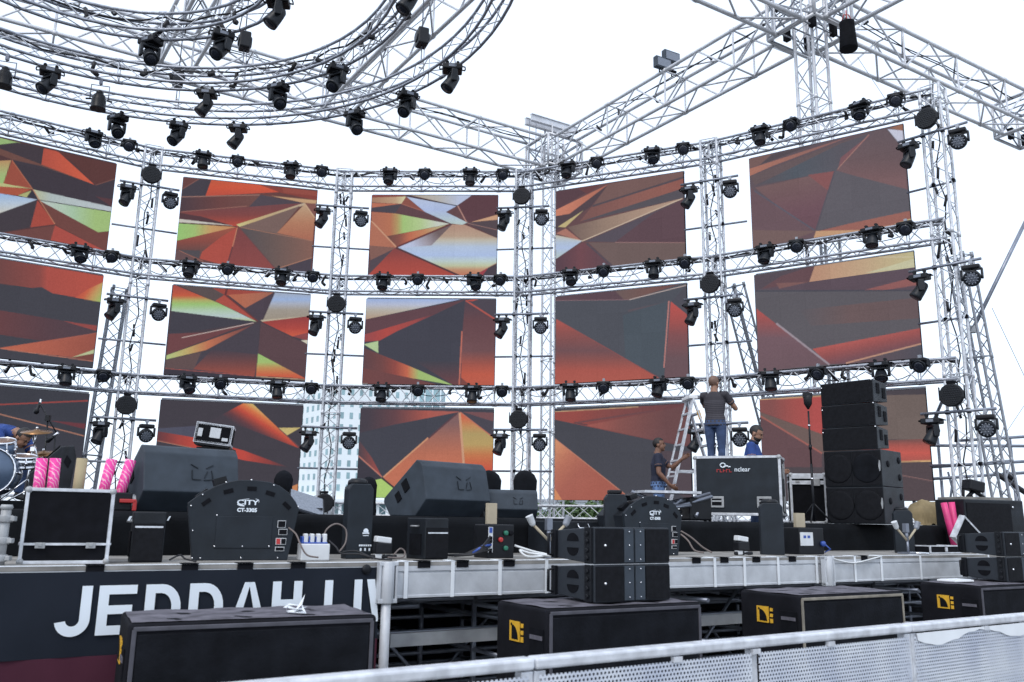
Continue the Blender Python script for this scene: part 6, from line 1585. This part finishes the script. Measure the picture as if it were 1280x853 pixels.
def person(label,loc,yaw,J,mats,hair,beard=None,face=True,collar=None):
    t=thing('person',label,'person',loc,yaw)
    src=[]  # (MB,mat)
    b=MB(); V3=Vector
    pel,wst,chs,nkb=[V3(J[k]) for k in('pelvis','waist','chest','neck')]
    hd=V3(J['head']); lx=V3(J.get('side',(1,0,0))).normalized()
    sL_,sR_=V3(J['sl']),V3(J['sr'])
    # trunk: jeans top, shirt
    loft(b,[pel+(pel-wst)*.75,pel+(pel-wst)*.3,pel+(wst-pel)*.2],[(.125,.10),(.165,.125),(.165,.12)],lx,mi=PANT)
    sh=(sL_+sR_)/2
    loft(b,[pel+(pel-wst)*.45,pel+(wst-pel)*.5,wst,(wst+chs)/2,chs,chs.lerp(sh,.75),sh+(sh-chs)*.25,nkb],[(.180,.140),(.168,.128),(.155,.12),(.17,.125),(.185,.128),(.175,.105),(.11,.08),(.062,.062)],lx,mi=SHIRT)
    loft(b,[nkb-(hd-nkb)*.1,nkb.lerp(hd,.35),nkb.lerp(hd,.75)],[(.060,.060),(.055,.058),(.05,.055)],lx,mi=SKIN)
    # legs
    for s in('l','r'):
        h,k,a,to=[V3(J[q+s]) for q in('hip','knee','ank','toe')]
        loft(b,[h+(h-k)*.10,h.lerp(k,.1),h.lerp(k,.5),k.lerp(h,.08),k,k.lerp(a,.3),k.lerp(a,.75),a],[(.09,.095),(.092,.10),(.078,.082),(.06,.066),(.058,.064),(.06,.064),(.052,.055),(.054,.058)],lx,mi=PANT)
        f=(to-a); loft(b,[a+(a-to)*.25+V3((0,0,-.05)),a+V3((0,0,-.045)),a.lerp(to,.6)+V3((0,0,-.03)),to+V3((0,0,-.01))],[(.03,.03),(.042,.045),(.045,.035),(.03,.02)],lx,mi=SHOE)
    # arms and hands
    for s in('l','r'):
        S,E_,W,F=[V3(J[q+s]) for q in('s','el','wr','fin')]
        loft(b,[S+(sh-S)*.35,S,S.lerp(E_,.25),S.lerp(E_,.62)],[(.065,.065),(.068,.070),(.062,.064),(.063,.063)],V3((0,1,.2)),mi=SHIRT)
        loft(b,[S.lerp(E_,.5),S.lerp(E_,.85),E_,E_.lerp(W,.25),E_.lerp(W,.8),W],[(.047,.047),(.043,.043),(.041,.041),(.043,.041),(.029,.026),(.028,.022)],V3((0,1,.2)),mi=SKIN)
        d=(F-W).normalized(); nrm=V3(J.get('palm'+s,(0,1,0))); nrm=(nrm-d*nrm.dot(d)).normalized(); ac=d.cross(nrm)
        loft(b,[W-d*.01,W+d*.03,W+d*.07,W+d*.095],[(.024,.018),(.036,.017),(.041,.015),(.038,.013)],ac,n=12,mi=SKIN)
        for i,(o,L_) in enumerate(((-.030,.070),(-.010,.082),(.011,.078),(.030,.060))):
            p0=W+d*.085+ac*o; p1=p0+d*L_*.5+nrm*.008; p2=p1+d*L_*.40+nrm*.028
            b.path([p0,p1,p2],[.0095,.0088,.0072],7,SKIN)
        sg=-1 if s=='l' else 1
        p0=W+d*.03+ac*sg*.03; b.path([p0,p0+d*.035+ac*sg*.028+nrm*.008,p0+d*.07+ac*sg*.030+nrm*.022],[.012,.010,.008],7,SKIN)
    # head
    fd=V3(J.get('face',(0,-1,0))).normalized(); ux=fd.cross(V3((0,0,1))).normalized()*-1; ux=V3((0,0,1)).cross(fd).normalized(); uz=fd.cross(ux).normalized(); 
    if uz.z<0: uz=-uz
    Mh=Matrix((ux,-fd,uz)).transposed()
    def HP(x,y,z): return hd+Mh@V3((x,y,z))
    def ell(c,r,mi,n=14):
        q=MB(); q.sphere((0,0,0),1,n); b.add([HP(c[0]+v[0]*r[0],c[1]+v[1]*r[1],c[2]+v[2]*r[2]) for v in q.v],q.f,mi,True)
    ell((0,.012,.03),(.076,.096,.090),SKIN); ell((0,-.025,-.035),(.060,.066,.075),SKIN); ell((0,-.045,-.085),(.034,.036,.030),SKIN)
    ell((0,-.094,-.022),(.012,.020,.014),SKIN,8); ell((0,-.088,.0),(.009,.012,.028),SKIN,8)
    ell((0,-.078,.022),(.045,.012,.010),SKIN,8)
    for x in(-1,1): ell((x*.077,.012,-.012),(.010,.022,.032),SKIN,8)
    ell((0,-.084,-.056),(.022,.008,.006),TRIM,8)
    # weld everything into one continuous skin
    me=b.mesh('body_src',[m for m in mats]); ob=bpy.data.objects.new('body',me); COL.objects.link(ob)
    md=ob.modifiers.new('r','REMESH'); md.mode='VOXEL'; md.voxel_size=.0085
    sm=ob.modifiers.new('s','SMOOTH'); sm.iterations=3; sm.factor=.5
    dg=bpy.context.evaluated_depsgraph_get(); ev=ob.evaluated_get(dg); nm=bpy.data.meshes.new_from_object(ev)
    kd=KDTree(len(me.polygons)*1); 
    for p in me.polygons: kd.insert(p.center,p.index)
    kd.balance(); srcm=[p.material_index for p in me.polygons]
    # use dense samples for material lookup
    pts=[];ms=[]
    for p in me.polygons:
        vs=[me.vertices[i].co for i in p.vertices]; c=p.center
        pts.append(c);ms.append(p.material_index)
        for v in vs: pts.append(c.lerp(v,.8)); ms.append(p.material_index)
    kd=KDTree(len(pts)); [kd.insert(c,i) for i,c in enumerate(pts)]; kd.balance()
    nm.materials.clear(); 
    for m_ in mats: nm.materials.append(MAT[m_])
    mi=[ms[kd.find(p.center)[1]] for p in nm.polygons]
    nm.polygons.foreach_set('material_index',mi); nm.polygons.foreach_set('use_smooth',[True]*len(nm.polygons)); nm.update(); nm.name='body'
    bpy.data.objects.remove(ob); o=bpy.data.objects.new('body',nm); COL.objects.link(o); o.parent=t
    # eyes and brows
    b=MB()
    for x in(-.031,.031):
        q=MB(); q.sphere((0,0,0),1,8); b.add([HP(x+v[0]*.012,-.083+v[1]*.006,.004+v[2]*.008) for v in q.v],q.f,0,True)
        b.add([HP(x+v[0]*.020,-.084+v[1]*.006,.026+v[2]*.005) for v in q.v],q.f,0,True)
    b.build('eyes','hair_black',t)
    b=MB()
    if hair:
        q=MB(); q.sphere((0,0,0),1,20); vs=[];keep=[]
        for v in q.v: vs.append(HP(v[0]*.082,.016+v[1]*.101,.034+v[2]*.096))
        fs=[]
        for f in q.f:
            cx=sum(q.v[i][0] for i in f)/len(f); cy=sum(q.v[i][1] for i in f)/len(f); cz=sum(q.v[i][2] for i in f)/len(f)
            if cz>(.38 if cy<-.35 else (-.05 if cy<.25 else -.55)): fs.append(f)
        b.add(vs,fs,0,True); b.build('hair',hair,t)
    if beard:
        b=MB(); q=MB(); q.sphere((0,0,0),1,16)
        fs=[f for f in q.f if sum(q.v[i][2] for i in f)/len(f)<.05 and sum(q.v[i][1] for i in f)/len(f)<.35]
        b.add([HP(v[0]*.064,-.026+v[1]*.069,-.062+v[2]*.060) for v in q.v],fs,0,True); b.build('beard',beard,t)
    if collar:
        b=MB(); b.lathe([(.068,-.01),(.075,.02),(.066,.035)],c=nkb,axis=(hd-nkb),n=16); b.build('collar',collar,t)
    return t
def stand(**k):
    J=dict(pelvis=(0,0,.95),waist=(0,0,1.08),chest=(0,0,1.27),neck=(0,.005,1.46),head=(0,-.015,1.60),sl=(.185,0,1.40),sr=(-.185,0,1.40),
      ell=(.24,.02,1.12),wrl=(.25,-.06,.88),finl=(.25,-.09,.78),elr=(-.24,.02,1.12),wrr=(-.25,-.06,.88),finr=(-.25,-.09,.78),
      hipl=(.09,0,.90),kneel=(.10,-.02,.50),ankl=(.10,.02,.10),toel=(.12,-.16,.03),hipr=(-.09,0,.90),kneer=(-.10,-.02,.50),ankr=(-.10,.02,.10),toer=(-.12,-.16,.03))
    J.update(k); return J
# man beside the ladder
q=onY(823,600,14.7); hz=onY(823,548,14.7).z
sc=(hz-DECK)/1.72
J=stand(ell=(.22,-.22,1.22),wrl=(.16,-.40,1.38),finl=(.15,-.48,1.43),palml=(-1,0,0),elr=(-.23,-.02,1.12),wrr=(-.20,-.20,.92),finr=(-.17,-.30,.86),palmr=(1,0,.3),face=(-.12,-1,.12),head=(0,-.03,1.605))
t=person('man in navy T-shirt and pale jeans with one hand on the ladder',(q.x,q.y,DECK),R(78),J,['skin_dark','shirt_navy','denim_pale','shoe','hair_black'],'hair_black'); t.scale=(sc,)*3
# man on the ladder, seen from behind
q=onY(895,560,14.0); hz=onY(895,469,14.0).z; fz=hz-1.74
J=stand(elr=(-.31,-.13,1.18),wrr=(-.24,-.36,1.22),finr=(-.21,-.45,1.25),palmr=(0,0,-1),ell=(.24,-.20,1.26),wrl=(.10,-.42,1.33),finl=(.06,-.51,1.35),palml=(0,0,-1),
   kneel=(.09,-.02,.50),ankl=(.08,.0,.10),kneer=(-.09,-.02,.50),ankr=(-.08,.0,.10),face=(-.25,-1,-.05))
t=person('bald man in striped T-shirt and jeans on the ladder, seen from behind',(q.x,q.y,fz),R(150),J,['skin_tan','shirt_striped','denim','shoe','hair_black'],'hair_shaved')
LADF=fz
# man behind the road case
q=onY(941,560,12.9); hz=onY(941,532,12.9).z; sc=(hz-DECK)/1.71
J=stand(head=(0,-.06,1.585),neck=(0,-.015,1.455),face=(-.1,-1,-.45),ell=(.24,-.10,1.14),wrl=(.18,-.33,1.05),finl=(.17,-.43,1.05),elr=(-.25,-.02,1.12),wrr=(-.20,-.26,1.0),finr=(-.18,-.36,1.0))
t=person('bearded man in blue polo shirt standing behind the road case looking down',(q.x,q.y,DECK),R(66),J,['skin_tan','shirt_blue','denim','shoe','hair_black'],'hair_black',beard='hair_black',collar='shirt_navy'); t.scale=(sc,)*3
# ladder (two rail frames, rungs)
t0=onY(862,499,15.4); 
lt=thing('step_ladder','tall aluminium A-frame step ladder standing before the fourth tower','ladder',(t0.x,t0.y,DECK),R(8))
Hl=t0.z-DECK; lft=onY(826,650,15.2).x-t0.x-.06; rgt=onY(920,620,15.2).x-t0.x+.10
def frame(xb,nm,hw,steps,wd):
    for s in(-1,1):
        b=MB(); b.path([(0,s*.17,Hl),(xb,s*hw,.0)],.001,4)
        b=MB(); d=Vector((xb,s*(hw-.17),-Hl)); u=d.normalized(); ang=math.atan2(xb,-(-Hl))
        b.box(Vector((0,s*.17,Hl))+d/2,(.075,.028,d.length),rot=u.to_track_quat('Z','Y').to_matrix()); b.build('rail','aluminium',lt)
    for i in range(1,steps+1):
        f=i/(steps+1); b=MB(); b.box((xb*f,0,Hl*(1-f)),(wd,2*(.17+(hw-.17)*f),.03)); b.build('rung','aluminium',lt)
frame(lft,'a',.28,8,.05); frame(rgt,'b',.30,8,.09)
b=MB(); b.box((0,0,Hl+.01),(.16,.42,.06)); b.build('top_cap','white_paint',lt,bevel=.01)
b=MB(); zz=.52
for s in(-.2,.2): b.box(((lft+rgt)/2*zz,s,Hl*(1-zz)),((rgt-lft)*zz,.02,.03))
b.build('spreader','aluminium',lt)
b=MB(); b.box((rgt*.12,-.20,Hl*.88),(.06,.01,.16),rot=Matrix.Rotation(-.3,3,'Y')); b.build('warning_label','yellow_paint',lt)
# ================================================================== DRUMS
Yd=9.4; q=onY(18,612,Yd); DP=DECK+.43
t=thing('drum_riser','low black drum platform at the far left of the stage','platform',(q.x,q.y,DECK),TH); b=MB(); b.box((-1.0,.9,.215),(2.7,2.4,.426)); b.build('platform','riser_cloth',t,bevel=.01); b=MB(); b.box((-1.0,-.306,.2),(2.6,.006,.36)); b.build('fascia','black_matte',t)
c=onY(14,560,Yd+.9)
J=stand(pelvis=(0,.28,.50),waist=(0,.19,.66),chest=(0,.02,.82),neck=(0,-.17,.83),head=(0,-.30,.75),side=(1,0,0),sl=(.18,-.10,.81),sr=(-.18,-.10,.81),
  ell=(.22,-.30,.50),wrl=(.16,-.48,.42),finl=(.14,-.57,.40),elr=(-.24,-.26,.52),wrr=(-.18,-.46,.46),finr=(-.16,-.55,.43),face=(0,-.75,-.65),
  hipl=(.10,.24,.46),kneel=(.20,-.14,.48),ankl=(.20,-.12,.10),toel=(.22,-.30,.03),hipr=(-.10,.24,.46),kneer=(-.20,-.14,.48),ankr=(-.20,-.12,.10),toer=(-.22,-.30,.03))
hc=onY(29,548,Yd+1.2)
yaw=R(72); off=Matrix.Rotation(yaw,3,'Z')@Vector((0,-.30,.75))
t=person('drummer in blue shirt bent forward behind the drum kit',(hc.x-off.x,hc.y-off.y,DP),yaw,J,['skin_tan','shirt_blue','denim','shoe','hair_black'],'hair_black')
print('drummer head z',hc.z-DP)
t.location.z=DP+max(0,(hc.z-DP-.75)); 
st=thing('drum_stool','round black drum stool under the drummer','stool',t.location+Matrix.Rotation(yaw,3,'Z')@Vector((0,.26,0)),0); st.location.z=DP
hs=.40+max(0,(hc.z-DP-.75))
b=MB(); b.lathe([(.15,hs-.06),(.16,hs-.03),(.15,hs),(0,hs)],n=16); b.build('seat','black_matte',st); b=MB(); b.tube((0,0,.1),(0,0,hs-.05),.02); b.build('post','chrome',st)
for a in(0,120,240):
    b=MB(); b.tube((0,0,.2),(.2*math.cos(R(a)),.2*math.sin(R(a)),.012),.011); b.build('leg','chrome',st)
def drum(label,c,r,ln,axis,shell,head,yaw=0,legs=None,name='drum'):
    t=thing(name,label,'drum',c,yaw); ax=Vector(axis).normalized()
    b=MB(); b.lathe([(r,-ln/2),(r,ln/2)],axis=ax,n=28); b.build('shell',shell,t)
    b=MB(); b.lathe([(0,ln/2+.004),(r*.96,ln/2+.004),(r*.97,ln/2+.0)],axis=ax,n=28); b.lathe([(0,-ln/2-.004),(r*.96,-ln/2-.004),(r*.97,-ln/2)],axis=ax,n=28); b.build('drumhead',head,t)
    b=MB()
    for s in(-1,1): b.lathe([(r*.97,s*(ln/2+.012)),(r*1.04,s*(ln/2+.012)),(r*1.04,s*(ln/2-.018)),(r*.99,s*(ln/2-.018)),(r*.97,s*(ln/2+.012))],axis=ax,n=28,caps=False)
    b.build('hoop','chrome',t)
    a=ax.orthogonal().normalized(); bb=ax.cross(a)
    b=MB()
    for k in range(8):
        u=a*math.cos(k*math.pi/4)+bb*math.sin(k*math.pi/4); b.tube(u*r*1.05+ax*(ln/2),u*r*1.05-ax*(ln/2),.006,5); b.sphere(tuple(u*r*1.04),.02,6)
    b.build('lug','chrome',t)
    return t
c=onY(-9,590,Yd-.2); drum('bass drum with slate blue front head at the left picture edge',(c.x,c.y,c.z),.24,.36,(.35,-1,.0),'drum_blue','drum_blue',name='bass_drum')
c=onY(4,561,Yd-.05); t=drum('silver lugged tom drum with brown lower head above the bass drum',(c.x,c.y,c.z),.12,.17,(.1,-.35,1),'drum_blue','drum_wood',name='tom_drum')
c=onY(27,577,Yd+.1); drum('snare drum with chrome hoops below the drummer',(c.x,c.y,c.z),.15,.11,(.1,-.2,1),'chrome','drum_wood',name='snare_drum')
# cymbals + stands
def cym(label,px,py,Y,r,tilt,pxb):
    c=onY(px,py,Y); t=thing('cymbal_stand',label,'cymbal',(c.x,c.y,DP),0,'cymbals on stands'); hz=c.z-DP
    n=Vector((math.sin(tilt),-.25,math.cos(tilt))).normalized()
    b=MB(); b.lathe([(0,.022),(.03,.018),(.045,.006),(r,-.012),(r,-.015),(.04,.002),(0,.014)],c=(0,0,hz),axis=n,n=28); b.build('cymbal','bronze',t)
    bx=onY(pxb,600,Y).x-c.x
    b=MB(); b.tube((0,0,hz+.04),(bx*.35,0,hz*.72),.010,8); b.tube((bx*.35,0,hz*.78),(bx,0,.0),.014,8); b.sphere((0,0,hz+.035),.016,8); b.box((bx*.35,0,hz*.74),(.05,.04,.05)); b.tube((bx*.35-.02,0,hz*.9),(bx*.35+.08,0,hz*.55),.009); b.build('post','chrome',t)
    for a in(200,330,80):
        b=MB(); b.tube((bx*.85,0,hz*.32),(bx*.95+.26*math.cos(R(a)),.26*math.sin(R(a)),.01),.009); b.build('leg','chrome',t)
cym('bronze cymbal on a chrome stand in front of the drummer',46,539,Yd+.7,.17,.05,34)
cym('second darker cymbal set low right of the drummer',54,566,Yd+.9,.20,.0,44)
# microphone boom stand
c=onY(56,600,Yd+1.0); tz_=onY(60,524,Yd+1.0)
t=thing('microphone_stand','black microphone boom stand rising beside the drums with a mic at its upper end','microphone stand',(c.x,c.y,DECK))
P=lambda px,py: onY(px,py,Yd+1.0)-Vector((c.x,c.y,DECK))
b=MB(); b.tube((0,0,.02),P(60,522),.011,8); b.build('post','black_plastic',t)
b=MB(); b.tube(P(71,542),P(50,505),.008,8); b.box(P(60,523),(.05,.05,.07)); b.build('boom','black_plastic',t)
b=MB(); d=(P(45,516)-P(50,503)).normalized(); b.lathe([(.016,0),(.02,.08),(.03,.09),(.032,.13),(.015,.15)],c=P(50,503),axis=d,n=10); b.build('microphone','black_plastic',t); b=MB(); b.tube(P(50,507),P(51,499),.012); b.build('mic_clip','chrome',t)
for a in(30,150,270):
    b=MB(); b.tube((0,0,.12),(.28*math.cos(R(a)),.28*math.sin(R(a)),.012),.009); b.build('leg','black_plastic',t)
c=onY(69,600,Yd+.6); t=thing('microphone_stand','second short black microphone stand with a silver ringed mic lower right of the first','microphone stand',(c.x,c.y,DECK))
P=lambda px,py: onY(px,py,Yd+.6)-Vector((c.x,c.y,DECK))
b=MB(); b.tube((0,0,.02),P(69,546),.009,8); b.build('post','black_plastic',t); b=MB(); d=(P(58,553)-P(73,541)).normalized(); b.lathe([(.014,0),(.016,.07)],c=P(73,541),axis=d,n=10,mi=1); b.lathe([(.018,.07),(.024,.10),(.026,.15),(.012,.17)],c=P(73,541),axis=d,n=10); b.build('microphone',['black_plastic','chrome'],t)
for a in(30,150,270):
    b=MB(); b.tube((0,0,.12),(.2*math.cos(R(a)),.2*math.sin(R(a)),.012),.009); b.build('leg','black_plastic',t)
